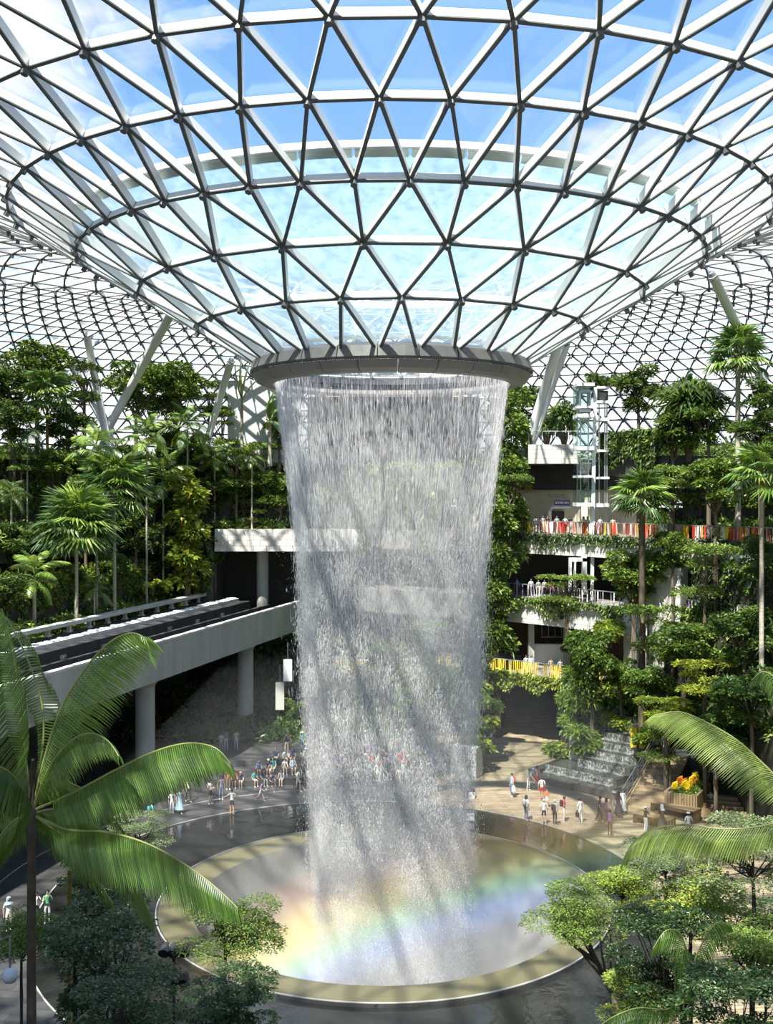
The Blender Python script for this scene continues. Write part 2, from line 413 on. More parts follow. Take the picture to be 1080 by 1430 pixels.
# ================================================================== basin, dark pool, floor
BC = Vector((-0.4, 0.0, 0.0)); PC = Vector((-2.0, 1.5, 0.0))
def pool_pt(a):
    r = 16.0 + 3.2 * max(0.0, math.cos(a)) ** 2      # wider on the viewer's side
    return Vector((PC.x + r * math.sin(a), PC.y - r * math.cos(a), 0))
M['pool'] = None
def water_mat(name, col, rough, bscale, bump, spec=0.5):
    m, t = mat_new(name)
    out = N(t, 'ShaderNodeOutputMaterial'); b = N(t, 'ShaderNodeBsdfPrincipled', {'Base Color': c4(col), 'Roughness': rough, 'IOR': 1.33, 'Specular IOR Level': spec})
    g = N(t, 'ShaderNodeNewGeometry'); nz = N(t, 'ShaderNodeTexNoise', {'Vector': g.outputs['Position'], 'Scale': bscale, 'Detail': 3.0})
    bp = N(t, 'ShaderNodeBump', {'Height': nz.outputs[0], 'Strength': bump, 'Distance': 0.03}); t.links.new(bp.outputs[0], b.inputs['Normal'])
    t.links.new(b.outputs[0], out.inputs[0]); return m
M['pool'] = water_mat('dark_pool_water', (0.018, 0.02, 0.018), 0.06, 2.5, 0.25, 0.9)
M['ledge'] = water_mat('wet_ledge', (0.14, 0.13, 0.075), 0.12, 1.5, 0.2, 0.6)
M['bowl'] = solid('wet_bowl', (0.21, 0.205, 0.18), 0.25, 0, 0.2, 0.7, 0.3, 0.6, stretch=(1, 1, 0.3))
M['stone_rim'] = solid('pale_stone_rim', (0.40, 0.40, 0.37), 0.5, 0, 0.1, 2.0)
M['tan_wall'] = solid('warm_plaster', (0.34, 0.29, 0.2), 0.8)
nA = 96
mb = MB()
for k in range(nA):
    a, b = 2 * PI * k / nA, 2 * PI * (k + 1) / nA
    i0, i1 = BC + Vector((11.5 * math.sin(a), -11.5 * math.cos(a), 0)), BC + Vector((11.5 * math.sin(b), -11.5 * math.cos(b), 0))
    mb.add([i0, i1, pool_pt(b), pool_pt(a)], [(0, 3, 2, 1)])
pool = mb.obj('reflecting_pool', [M['pool']], loc=(0, 0, -0.04)); props(pool, 'dark reflecting pool ringing the round basin', 'pool')
mb = MB()
for k in range(nA):
    a, b = 2 * PI * k / nA, 2 * PI * (k + 1) / nA
    o0, o1 = Vector((71 * math.sin(a), -71 * math.cos(a), 0)), Vector((71 * math.sin(b), -71 * math.cos(b), 0))
    p, q = pool_pt(a), pool_pt(b); dn = Vector((0, 0, -0.3))
    mb.add([p, q, o1, o0, p + dn, q + dn, o1 + dn, o0 + dn], [(0, 3, 2, 1), (0, 1, 5, 4), (3, 7, 6, 2)])
floor = props(mb.obj('floor', [M['wet_stone']]), 'dark wet stone paving round the pool', None, None, 'structure')
mb = MB()
ptsr = [pool_pt(2 * PI * k / 192) for k in range(193)]
for p, q in zip(ptsr, ptsr[1:]):
    t = (q - p); n = Vector((t.y, -t.x, 0)).normalized()
    mb.frame((p + q) / 2 + Vector((0, 0, 0.0)), t / 2, n * 0.035, (0, 0, 0.02))
props(mb.obj('trim_1', [M['stone_rim']]), 'thin pale edge strip of the reflecting pool', None, None, 'structure')
bs = thing('basin', 'wide round basin with a wet beige ledge catching the falling water', 'basin', BC)
mb = MB(); mb.lathe([(11.55, -0.3), (11.6, 0.12), (11.55, 0.16), (11.46, 0.13)], 128); mb.obj('rim', [M['wet_stone']], bs, smooth=False)
mb = MB(); mb.lathe([(11.6, 0.12), (11.6, 0.155), (11.54, 0.165), (11.54, 0.14)], 128, closed=True); mb.obj('edge_strip', [M['stone_rim']], bs)
mb = MB(); mb.lathe([(11.46, 0.13), (10.5, 0.1), (9.75, 0.0)], 128); mb.obj('ledge', [M['ledge']], bs, smooth=True)
mb = MB(); mb.lathe([(9.75, 0.0), (9.55, -0.5), (9.2, -1.6), (8.5, -3.4), (7.4, -5.4), (6.0, -7.4), (4.6, -9.4), (3.9, -12.0), (3.7, -15.0), (0.0, -15.2)], 128)
mb.obj('bowl', [M['bowl']], bs, smooth=True)
# ================================================================== elevated track on the left
BU = Vector((0.2567, 0.9665, 0)); BN = Vector((-0.9665, 0.2567, 0)); BO = Vector((-20.1, 6.2, 0))
def B(t, off=0.0, z=0.0):
    p = BO + BU * t + BN * off; p.z = z; return p
def strip(mb, t0, t1, o0, o1, z0, z1, m=0):
    c = (B(t0, o0, z0) + B(t1, o1, z1)) / 2
    mb.frame(c, BU * (t1 - t0) / 2, BN * (o1 - o0) / 2, (0, 0, (z1 - z0) / 2), m)
br = thing('track_bridge', 'elevated concrete train track with panelled side girder crossing behind the palm', 'bridge', B(14, 5, 7.8))
br_inv = Matrix.Translation(-br.location)
def bput(mb, name, mats, parent=br):
    o = mb.obj(name, mats, parent); o.matrix_parent_inverse = br_inv if parent is br else Matrix.Identity(4); return o
M['girder'] = solid('pale_girder', (0.52, 0.53, 0.48), 0.7, 0, 0.14, 0.5, 0.1, stretch=(1, 1, 0.3))
M['deck_dark'] = solid('track_bed', (0.06, 0.06, 0.062), 0.7, 0, 0.2, 1.0)
T0, T1 = -14.0, 43.5
t = T0
while t < T1 - 0.1:
    mb = MB(); strip(mb, t + 0.012, min(t + 1.6, T1) - 0.012, 0, 0.32, 7.8, 10.45); bput(mb, 'girder_panel', [M['girder']]); t += 1.6
for nm, (o0, o1, z0, z1), mt in (('coping', (-0.04, 0.42, 10.45, 10.6), M['pale_stone']), ('deck_slab', (0.32, 10.4, 7.8, 8.3), M['girder']), ('guide_rail', (1.3, 1.5, 8.3, 10.0), M['metal']),
                                 ('guide_rail', (1.9, 2.05, 8.3, 9.9), M['metal']), ('guideway', (3.0, 3.3, 8.3, 10.2), M['deck_dark']), ('guideway', (5.2, 6.3, 8.3, 10.45), M['deck_dark']),
                                 ('walkway', (6.4, 7.3, 8.3, 10.7), M['pale_stone']), ('guideway', (8.4, 8.6, 8.3, 10.2), M['deck_dark']), ('far_parapet', (9.9, 10.4, 8.3, 10.3), M['deck_dark']),
                                 ('far_coping', (9.8, 10.5, 10.85, 11.15), M['pale_stone']), ('track_bed', (2.1, 9.9, 8.3, 8.5), M['deck_dark'])):
    mb = MB(); strip(mb, T0, T1, o0, o1, z0, z1); bput(mb, nm, [mt])
for k in range(20):
    mb = MB(); tt = T0 + 1 + k * 2.9
    strip(mb, tt, tt + 0.25, 10.0, 10.3, 10.3, 10.85); strip(mb, tt - 0.12, tt + 0.37, 9.95, 10.35, 10.3, 10.4); bput(mb, 'parapet_post', [M['pale_stone']])
rnd = random.Random(4)
mb = MB()
for k in range(70):
    tt = T0 + 0.5 + k * 0.82; strip(mb, tt, tt + rnd.uniform(0.25, 0.6), 6.5 + rnd.uniform(0, .25), 7.2, 10.7, 10.7 + rnd.uniform(0.04, 0.12))
props(bput(mb, 'cable_cover', [M['white_steel']]), kind='stuff')
for k in range(9):
    mb = MB(); tt = -6 + k * 5.3; strip(mb, tt, tt + 0.7, 5.1, 5.2, 9.6, 10.0); strip(mb, tt + 0.2, tt + 0.5, 5.05, 5.1, 9.3, 9.9); bput(mb, 'signal_box', [M['metal']])
for px, tt, lab in ((203, 15.0, 'thick round concrete pillar beside the palm carrying the track'), (343, 33.5, 'round concrete pillar under the far end of the track')):
    p = B(tt, 1.5)
    pl = thing('bridge_pillar', lab, 'pillar', (p.x, p.y, 0), 0, 'pillars under the track')
    mb = MB(); mb.tube([(0, 0, 0), (0, 0, 7.2)], 0.69, 28); mb.obj('shaft', [M['girder']], pl, smooth=False)
    mb = MB(); mb.tube([(0, 0, 7.2), (0, 0, 7.8)], [0.69, 1.0], 28); mb.obj('capital', [M['girder']], pl)

# ================================================================== planted terraces on the left and behind
def offset_path(path, d):
    'path pushed to its right-hand side (outwards for a path that runs left to right behind the fountain) by -d'
    out = []
    for i, p in enumerate(path):
        a, b = path[max(i - 1, 0)], path[min(i + 1, len(path) - 1)]
        tx, ty = b[0] - a[0], b[1] - a[1]; l = math.hypot(tx, ty)
        out.append((p[0] - ty / l * d, p[1] + tx / l * d))
    return out
def wall_along(path, z0, z1, th, mat, name, label, mb=None):
    own = mb is None; mb = mb or MB()
    back = offset_path(path, th)
    for (a, b, c, d) in zip(path, path[1:], back, back[1:]):
        v = [(a[0], a[1], z0), (b[0], b[1], z0), (d[0], d[1], z0), (c[0], c[1], z0), (a[0], a[1], z1), (b[0], b[1], z1), (d[0], d[1], z1), (c[0], c[1], z1)]
        mb.add(v, [(0, 3, 2, 1), (4, 5, 6, 7), (0, 1, 5, 4), (1, 2, 6, 5), (2, 3, 7, 6), (3, 0, 4, 7)])
    if own: return props(mb.obj(name, [mat]), label, None, None, 'structure')
def left_path(off, t0=-30, t1=None, tail=None):
    ps = [(B(t, off).x, B(t, off).y) for t in np.linspace(t0, t1, 12)]
    return ps + (tail or [])
offs = [11.0, 14.0, 17.0, 20.0, 23.0]; tops = [10.0, 13.5, 17.2, 20.6, 24.2]
TIER = []
for k, (of, zt) in enumerate(zip(offs, tops)):
    if k < 2: path = left_path(of, t1=42.5 + (0.0 if k == 0 else 1.0))
    else:
        y = 51.5 + (k - 2) * 2.6; path = left_path(of, t1=42.0 + (k - 2) * 2.0, tail=[(-12, y + 0.3), (-4, y + 0.2), (3, y - 1.2)])
    TIER.append((path, zt))
    wall_along(path, (0 if k < 2 else 15.6) if k != 2 else 15.4, zt, 0.5, M['dark_stone'], 'wall_left', 'dark stone retaining wall of the planted left terraces, step %d from the track' % (k + 1))
for k, (path, zt) in enumerate(TIER):
    mb = MB(); back = offset_path(path, 4.2)
    for a, b, c, d in zip(path, path[1:], back, back[1:]):
        mb.add([(a[0], a[1], zt - 0.25), (b[0], b[1], zt - 0.25), (d[0], d[1], zt - 0.1), (c[0], c[1], zt - 0.1)], [(0, 1, 2, 3)])
    props(mb.obj('terrace_floor', [M['soil']]), 'dark soil bed on step %d of the left terraces' % (k + 1), None, None, 'structure')
# tunnel that the track runs into
tw = []
wall_along([(-17.6, 50.4), (-12, 50.9), (-2, 50.6)], 15.3, 17.5, 0.8, M['pale_stone'], 'wall_back', 'pale stone band over the dark train tunnel')
mb = MB()
for k in range(12):
    for j in range(4):
        x0 = -17.6 + k * 1.3 + (0.65 if j % 2 else 0)
        mb.box((x0 + 0.64, 50.33 + 0.5 * abs((x0 + 12) / 9) * -0.0, 15.3 + j * 0.55 + 0.27), (1.26, 0.1, 0.52))
props(mb.obj('stone_panel', [M['pale_stone']], bpy.data.objects['wall_back']), kind='stuff')
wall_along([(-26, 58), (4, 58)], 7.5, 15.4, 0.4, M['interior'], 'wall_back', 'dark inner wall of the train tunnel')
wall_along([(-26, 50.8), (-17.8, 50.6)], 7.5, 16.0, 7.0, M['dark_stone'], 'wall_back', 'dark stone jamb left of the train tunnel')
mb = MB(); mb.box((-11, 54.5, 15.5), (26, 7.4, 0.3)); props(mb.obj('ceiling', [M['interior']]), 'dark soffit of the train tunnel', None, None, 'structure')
mb = MB(); mb.tube([(-13.2, 53.5, 7.8), (-13.2, 53.5, 15.4)], 0.6, 16); props(mb.obj('tunnel_pillar', [M['girder']]), 'round grey pillar standing inside the train tunnel mouth', 'pillar')
wall_along([(-30, 50.2), (-15, 50.2), (2, 50.2), (6, 46)], 0, 7.6, 0.5, M['dark_stone'], 'wall_back', 'dark planted wall under the track')
# upper park floor and far rim
mb = MB()
for k in range(72):
    a, b = math.radians(-130 + k * 260 / 72), math.radians(-130 + (k + 1) * 260 / 72)
    r0, r1 = [float(np.interp(math.degrees(t_), (-130, -50, -30, -15, 5, 9, 130), (48, 49, 56, 59, 59, 50, 50))) for t_ in (a, b)]
    def q(r, an, z): return (r * math.sin(an), r * math.cos(an), z)
    mb.add([q(r0, a, 24.1), q(r1, b, 24.1), q(71, b, 24.1), q(71, a, 24.1)], [(0, 3, 2, 1)])
props(mb.obj('floor', [M['soil']]), 'planted upper floor under the far edge of the roof', None, None, 'structure')
mb = MB()
for k in range(90):
    a, b = math.radians(-135 + k * 3), math.radians(-135 + (k + 1) * 3)
    mb.add([q(70.6, a, -0.3), q(70.6, b, -0.3), q(70.6, b, 19.5), q(70.6, a, 19.5), q(71, a, -0.3), q(71, b, -0.3), q(71, b, 19.5), q(71, a, 19.5)], [(0, 1, 2, 3), (4, 7, 6, 5), (3, 2, 6, 7)])
props(mb.obj('wall_outer', [M['dark_stone']]), 'outer building wall under the roof edge', None, None, 'structure')

# ================================================================== storeys on the right
PATH = [(-2, 50.5), (5, 46), (11.2, 42), (16, 37.5), (20, 32), (24, 26.5), (27.4, 21), (31, 13), (34, 4), (36, -5)]
def sub_path(path, n=6):
    'smooth Catmull-Rom through the points'
    pts = [np.array(p, float) for p in path]; out = []
    for i in range(len(pts) - 1):
        p0, p1, p2, p3 = pts[max(i - 1, 0)], pts[i], pts[i + 1], pts[min(i + 2, len(pts) - 1)]
        for j in range(n):
            t = j / n
            out.append(tuple(0.5 * (2 * p1 + (p2 - p0) * t + (2 * p0 - 5 * p1 + 4 * p2 - p3) * t * t + (3 * p1 - p0 - 3 * p2 + p3) * t ** 3)))
    out.append(tuple(pts[-1])); return out
PATH_C = sub_path(PATH); PATH_B = offset_path(PATH_C, -2.2)
PATH_A = sub_path([(4, 39.5), (7.7, 37.2), (11, 34.8), (15, 31.6), (18, 29), (20.5, 26), (23, 21)])
def slab(path, depth, z0, z1, mat, name, label):
    wall_along(path, z0, z1, depth, mat, name, label)
def panels(path, z0, z1, rows, length, mat, parent):
    'courses of stone blocks laid on the face of a band, joints left open'
    mb = MB(); h = (z1 - z0) / rows
    cum = [0.0]
    for a, b in zip(path, path[1:]): cum.append(cum[-1] + math.hypot(b[0] - a[0], b[1] - a[1]))
    def at(s):
        s = min(max(s, 0), cum[-1]); i = max(0, int(np.searchsorted(cum, s) - 1)); i = min(i, len(path) - 2)
        f = (s - cum[i]) / (cum[i + 1] - cum[i]); return Vector((path[i][0] + f * (path[i + 1][0] - path[i][0]), path[i][1] + f * (path[i + 1][1] - path[i][1]), 0))
    rr = random.Random(7)
    for j in range(rows):
        s = -length * (0.5 if j % 2 else 0)
        while s < cum[-1]:
            a, b = at(s + 0.015), at(min(s + length, cum[-1]) - 0.015)
            if (b - a).length > 0.1:
                t = (b - a); n = Vector((t.y, -t.x, 0)).normalized()
                c = (a + b) / 2 + n * rr.uniform(0.03, 0.05); c.z = z0 + (j + 0.5) * h
                mb.frame(c, t / 2, n * 0.06, (0, 0, h / 2 - 0.012))
            s += length
    props(mb.obj('stone_panel', [mat], parent), kind='stuff')
fc = wall_along(PATH_C, 15.6, 17.4, 12.0, M['joint'], 'floor', 'upper storey slab with the red railing')
fb = wall_along(PATH_B, 9.6, 11.8, 14.0, M['joint'], 'floor', 'middle storey slab with the violet railing')
fa = wall_along(PATH_A, 4.95, 5.6, 16.0, M['joint'], 'floor', 'lower storey slab with the yellow railing')
panels(PATH_C[10:], 15.6, 17.4, 4, 1.5, M['pale_stone'], fc); panels(PATH_B[10:], 9.6, 11.8, 5, 1.5, M['pale_stone'], fb); panels(PATH_A, 4.95, 5.6, 1, 1.5, M['pale_stone'], fa)
wall_along(offset_path(PATH_C, 5.0)[6:23], 17.4, 21.4, 0.4, M['cream'], 'wall_back', 'cream shop wall on the upper storey')
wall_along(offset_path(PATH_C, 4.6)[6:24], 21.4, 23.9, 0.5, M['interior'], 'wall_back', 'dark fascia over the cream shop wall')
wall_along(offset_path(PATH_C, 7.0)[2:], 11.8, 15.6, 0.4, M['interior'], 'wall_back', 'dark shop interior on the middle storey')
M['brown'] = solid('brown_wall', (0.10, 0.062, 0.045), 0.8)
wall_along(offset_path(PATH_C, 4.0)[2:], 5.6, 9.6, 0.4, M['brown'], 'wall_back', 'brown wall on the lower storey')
wall_along(offset_path(PATH_C, 6.0)[24:], 17.4, 24.1, 0.5, M['dark_stone'], 'wall_right', 'dark stone wall behind the planted right slope')
# corner balcony by the slanted columns
DP = [tuple(P(x, 640, 96)[:2]) for x in (738, 760, 785, 808)]
fd = wall_along(DP, 23.75, 25.5, 9.0, M['joint'], 'floor', 'top corner balcony slab'); panels(DP, 23.75, 25.5, 4, 1.5, M['pale_stone'], fd)
D2 = [tuple(P(x, 640, d)[:2]) for x, d in ((842, 93), (870, 91), (900, 88), (935, 85))]
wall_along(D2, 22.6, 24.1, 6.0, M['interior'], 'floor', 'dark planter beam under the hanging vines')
mb = MB()
for i in range(4):
    a = Vector((*DP[0], 0)).lerp(Vector((*DP[-1], 0)), 0.0)
# tunnel to the shops under the yellow railing
tx0, tx1 = 9.0, 14.4
mb = MB()
M['tunnel'] = solid('brown_tunnel_lining', (0.13, 0.085, 0.07), 0.6, 0, 0.15, 0.6)
for v in ([(9.2, 36.3, 0), (10.6, 46, 0), (10.6, 46, 4.95), (9.2, 36.3, 4.95)], [(14.3, 32.3, 0), (15.4, 42, 0), (15.4, 42, 4.95), (14.3, 32.3, 4.95)]):
    a, b = Vector(v[0]), Vector(v[1]); c = (a + b) / 2; c.z = 2.47; t = b - a
    mb.frame(c, t / 2, Vector((t.y, -t.x, 0)).normalized() * 0.2, (0, 0, 2.47))
mb.box((13, 45.8, 2.5), (5.5, 0.3, 4.9))
props(mb.obj('wall_back', [M['tunnel']]), 'brown lined passage under the yellow railing', None, None, 'structure')
wall_along([(1, 41.5), (4, 39.6), (7.7, 37.3), (9.2, 36.3)], 0, 5.0, 0.5, M['dark_stone'], 'wall_back', 'planted wall left of the brown passage')
wall_along([(14.3, 32.2), (16.5, 30.5), (19, 28.3), (23, 21.5), (26, 14)], 0, 5.0, 0.5, M['dark_stone'], 'wall_right', 'planted wall right of the brown passage')

# railings
def railing(name, label, path, z, h, colors, n_strip, seed, cover=1.0, post_mat='white_steel'):
    o = thing(name, label, 'railing', (path[0][0], path[0][1], z)); inv = Matrix.Translation(-o.location)
    def add(mb, nm, mats, kind=None):
        x = mb.obj(nm, mats, o); x.matrix_parent_inverse = inv
        if kind: x['kind'] = kind
        return x
    rr = random.Random(seed)
    p3 = [Vector((p[0], p[1], 0)) for p in path]
    cum = [0.0]
    for a, b in zip(p3, p3[1:]): cum.append(cum[-1] + (b - a).length)
    def at(s):
        i = min(max(int(np.searchsorted(cum, s) - 1), 0), len(p3) - 2); f = (s - cum[i]) / (cum[i + 1] - cum[i]); return p3[i].lerp(p3[i + 1], f), (p3[i + 1] - p3[i]).normalized()
    mb = MB(); mb.tube([p + Vector((0, 0, z + h)) for p in p3], 0.045, 6); add(mb, 'handrail', [M['metal']])
    mb = MB(); s = 0.1
    while s < cum[-1]:
        p, t = at(s); mb.tube([p + Vector((0, 0, z)), p + Vector((0, 0, z + h))], 0.03, 5); s += 1.2
    add(mb, 'post', [M[post_mat]], 'stuff')
    mbs = [MB() for _ in colors]; s = 0.2; run = 0; ci = 0
    while s < cum[-1] - 0.2:
        p, t = at(s); n = Vector((t.y, -t.x, 0))
        if run <= 0: ci = rr.randrange(len(colors)); run = rr.randint(1, 2)
        run -= 1
        if rr.random() < cover:
            hh = h * rr.uniform(0.72, 0.98); w = rr.uniform(0.06, 0.12)
            mbs[ci].frame(p + n * (0.07 + rr.uniform(0, .04)) + Vector((0, 0, z + h - hh / 2 - 0.03)), t * w / 2 + n * rr.uniform(-.02, .02), n * 0.012, Vector((0, 0, hh / 2)) + t * rr.uniform(-.04, .04))
        s += n_strip
    for mb, c in zip(mbs, colors):
        if mb.v: add(mb, 'banner_strip', [c], 'stuff')
    return o
cols = {k: solid(k, c, 0.6, 0, 0.1, 2.0) for k, c in dict(red_cloth=(0.70, 0.05, 0.03), orange_cloth=(0.85, 0.27, 0.06), white_cloth=(0.85, 0.82, 0.78), pink_cloth=(0.8, 0.4, 0.36), yellow_cloth=(0.90, 0.68, 0.02),
        gold_cloth=(0.80, 0.50, 0.02), violet_cloth=(0.30, 0.18, 0.50), lilac_cloth=(0.62, 0.55, 0.75), brown_cloth=(0.22, 0.07, 0.05)).items()}
cl = lambda *k: [cols[x + '_cloth'] for x in k]
railing('railing', 'upper storey railing hung with red, orange and white strips', offset_path(PATH_C, 0.25)[10:], 17.4, 1.15, cl('red', 'white', 'orange', 'pink', 'white', 'red', 'pink', 'brown', 'yellow'), 0.15, 1, 0.85)
railing('railing', 'middle storey railing with white posts and violet strips', offset_path(PATH_B, 0.25)[10:], 11.8, 1.2, cl('white', 'lilac', 'white', 'violet'), 0.3, 2, 0.7)
railing('railing', 'lower storey railing hung with bright yellow strips', offset_path(PATH_A, 0.25), 5.6, 1.2, cl('yellow', 'gold', 'yellow'), 0.2, 3, 0.85)
railing('railing', 'plain steel railing on the top corner balcony', offset_path(DP, 0.3), 25.5, 1.2, cl('white'), 9, 4, 0.0)
yp = [(-5.5, 44.6), (-3, 44.9), (0, 44.9), (2.2, 44.2)]
wall_along(yp, 2.4, 4.0, 3.0, M['dark_stone'], 'floor', 'planted ledge seen through the falling water')
railing('railing', 'short railing of yellow strips behind the falling water', offset_path(yp, 0.25), 4.0, 1.3, cl('yellow', 'gold'), 0.2, 5, 0.85)

# ================================================================== slanted roof columns
def slanted(lab, a, b, r):
    o = thing('slanted_column', lab, 'column', a, 0, 'slanted roof columns')
    a, b = Vector(a), Vector(b)
    if abs(b.z - a.z) > 0.5: a = a + (b - a) * ((24.1 - a.z) / (b.z - a.z))
    o.location = a; v = b - a; v *= 1.12; u = v.normalized()
    mb = MB(); mb.tube([(0, 0, 0), v], r, 20); mb.obj('shaft', [M['white_steel']], o, smooth=True)
    mb = MB(); mb.tube([-u * 0.6, u * 0.25], [r * 1.35, r * 1.1], 16); mb.obj('base_plate', [M['metal']], o)
    mb = MB(); mb.tube([v - u * 0.3, v + u * 0.3], [r * 1.1, r * 0.6], 16); mb.obj('cap', [M['metal']], o)
slanted('white steel column leaning right out of the trees left of the fountain', P(172, 560, 104), P(238, 440, 98), 0.42)
slanted('thin upright steel column above the fan palm at upper left', P(134, 535, 102), P(112, 420, 100), 0.36)
slanted('white column leaning left behind the tall tree at far left', P(88, 490, 104), P(52, 425, 102), 0.32)
slanted('steel column close left of the big slanted one, right of the fountain', P(740, 612, 98), P(778, 488, 93), 0.42)
slanted('bright steel column rising beside the corner balcony right of the fountain', P(747, 612, 99), P(790, 488, 95), 0.28)
slanted('short column leaning the other way behind the ring at right', P(722, 590, 108), P(706, 545, 104), 0.36)
slanted('white roof column above the tall fan palm at upper right', P(1060, 520, 84), P(1010, 415, 80), 0.36)
slanted('white column right of the traveller palm, leaning right', P(300, 580, 108), P(318, 520, 106), 0.36)
# pale wall of the top park beside and behind the ring
wall_along([tuple(P(x, 600, 112)[:2]) for x in (318, 360, 420)], 24.1, 33.0, 0.5, solid('white_plaster', (0.72, 0.74, 0.72), 0.8), 'wall_back', 'white wall of the top park left of the ring')
wall_along([tuple(P(x, 600, 112)[:2]) for x in (440, 560, 660)], 31.2, 34.6, 0.5, solid('cream_plaster', (0.86, 0.82, 0.68), 0.8), 'wall_back', 'cream wall behind the top of the falling water')
wall_along([tuple(P(x, 600, 111)[:2]) for x in (430, 560, 670)], 24.1, 31.2, 0.6, M['dark_stone'], 'wall_back', 'dark wall behind the falling water')
sg = thing('notice_board', 'white notice board with dark lettering behind the water, just under the ring', 'sign', P(532, 530, 110.6))
mb = MB(); mb.box((0, 0, 0), (3.4, 0.08, 1.5)); mb.obj('board', [M['white_steel']], sg)
mb = MB()
for r in range(2):
    x = -1.4
    while x < 1.3:
        w = rnd.uniform(0.08, 0.3); mb.box((x + w / 2, -0.05, 0.45 - r * 0.35), (w, 0.02, 0.18)); x += w + 0.1
props(mb.obj('lettering', [M['dark_metal']], sg), kind='stuff')
mb = MB(); mb.box((0, -0.05, -0.5), (3.3, 0.02, 0.32)); mb.obj('stripe', [M['brown']], sg)

# ================================================================== lift tower
lf = thing('lift_tower', 'tall glass lift tower in white steel rising past the storeys', 'lift', P(828, 690, 91.5) * Vector((1, 1, 0)).x if False else (P(828, 690, 91.5).x, P(828, 690, 91.5).y, 11.8))
def lx(px): return (px - 828) / F * 91.5
def lz(py): return CZ + (HY - py) / F * 91.5 - 11.8
def lbox(mb, x0, x1, y0, y1, dy0, dy1, m=0):
    mb.frame(((lx(x0) + lx(x1)) / 2, (dy0 + dy1) / 2, (lz(y0) + lz(y1)) / 2), ((lx(x1) - lx(x0)) / 2, 0, 0), (0, (dy1 - dy0) / 2, 0), (0, 0, abs(lz(y0) - lz(y1)) / 2), m)
mb = MB(); mb.tube([(lx(827), 0, 0), (lx(829), 0, lz(690)), (lx(832), 0, lz(541))], 0.21, 4); mb.obj('main_column', [M['white_steel']], lf)
for x in (807, 812, 823, 838, 846, 849):
    mb = MB(); lbox(mb, x - 0.7, x + 0.7, 536 if x < 826 else 560, 745, 0.25, 0.35); mb.obj('guide_post', [M['metal']], lf)
for y0, y1 in ((536, 540), (568, 571), (579, 584), (624, 629), (664, 667), (702, 707)):
    mb = MB(); lbox(mb, 804, 828, y0, y1, -0.9, 1.4); mb.obj('cross_beam', [M['white_steel']], lf)
for y0, y1 in ((540, 543), (560, 563), (584, 588), (628, 631), (666, 669), (703, 708)):
    mb = MB(); lbox(mb, 833, 850, y0, y1, -0.4, 1.2); mb.obj('bracket', [M['white_steel']], lf)
for y0, y1 in ((541, 567), (585, 623), (630, 663), (668, 701)):
    for (x0, x1, d0, d1) in ((804.5, 827, -0.86, -0.82), (804.2, 804.8, -0.8, 1.3), (805, 827, 1.3, 1.34)):
        mb = MB(); lbox(mb, x0, x1, y0, y1, d0, d1); mb.obj('glass_panel', [M['lift_glass']], lf)
cb = MB(); lbox(cb, 808, 824, 545, 549, -0.6, 1.1); lbox(cb, 808, 824, 572, 576, -0.6, 1.1); lbox(cb, 808, 809, 549, 572, -0.6, 1.1); lbox(cb, 823, 824, 549, 572, -0.6, 1.1); cb.obj('lift_car', [M['metal']], lf)
mb = MB(); lbox(mb, 838, 849, 546, 560, -0.2, 0.9); mb.obj('motor_box', [M['dark_metal']], lf)
mb = MB()
for (x0, x1, y0, y1) in ((795, 819, 779, 784), (795, 798, 784, 826), (813, 819, 760, 830), (802, 804, 784, 826)): lbox(mb, x0, x1, y0, y1, -0.3, 0.3)
mb.obj('lower_frame', [M['white_steel']], lf)
# white arched doorway and signs on the cream wall
dw = thing('arched_portal', 'white rounded doorway frame below the blue sign on the cream wall', 'doorway', (P(784, 740, 99).x, P(784, 740, 99).y, 17.4))
mb = MB(); k = 99 / F
mb.tube([(-16 * k, 0, 0), (-16 * k, 0, 30 * k), (-14.5 * k, 0, 34 * k), (-11 * k, 0, 36 * k), (16 * k, 0, 36 * k)], 0.17, 8); mb.obj('frame', [M['white_steel']], dw, smooth=True)
mb = MB(); mb.box((2 * k, 0.4, 15 * k), (30 * k, 0.1, 30 * k)); mb.obj('opening', [M['interior']], dw)
M['sign_blue'] = solid('blue_sign', (0.06, 0.06, 0.30), 0.5)
sg = thing('shop_sign', 'small blue sign with white letters above the arched portal', 'sign', P(785, 702, 98.8))
mb = MB(); mb.box((0, 0, 0), (1.4, 0.12, 0.42)); mb.obj('board', [M['sign_blue']], sg)
mb = MB()
for k2, w in enumerate((.16, .14, .17, .15, .08, .16, .12)): mb.box((-0.55 + k2 * 0.185, -0.07, 0.0), (w * 0.8, 0.02, 0.22))
props(mb.obj('lettering', [M['white_steel']], sg), kind='stuff')
sg = thing('wall_lettering', 'row of thin dark letters on the cream wall above the portal', 'sign', P(778, 692, 98.6))
mb = MB()
for k2 in range(8): mb.box((-0.75 + k2 * 0.2, 0, 0), (0.03, 0.03, 0.28)); mb.box((-0.69 + k2 * 0.2, 0, (0.1, -0.1, 0.12)[k2 % 3]), (0.1, 0.03, 0.03))
mb.obj('letter_row', [M['bark']], sg)
mb = MB(); lbox_p = P(766, 855, 92.8); mb.box((0, 0, 0), (1.35, 0.25, 0.85)); s_ = mb.obj('board_panel', [M['dark_metal']]); bpy.data.objects.remove(s_)
spk = thing('dark_panel', 'black box fixed to the stone band under the violet railing', 'speaker', P(793, 858, 90.6))
mb = MB(); mb.box((0, 0, 0), (1.3, 0.3, 0.8)); mb.obj('housing', [M['dark_metal']], spk)
mb = MB(); mb.box((0, 0.3, 0.1), (0.5, 0.7, 0.2)); mb.obj('bracket', [M['metal']], spk)
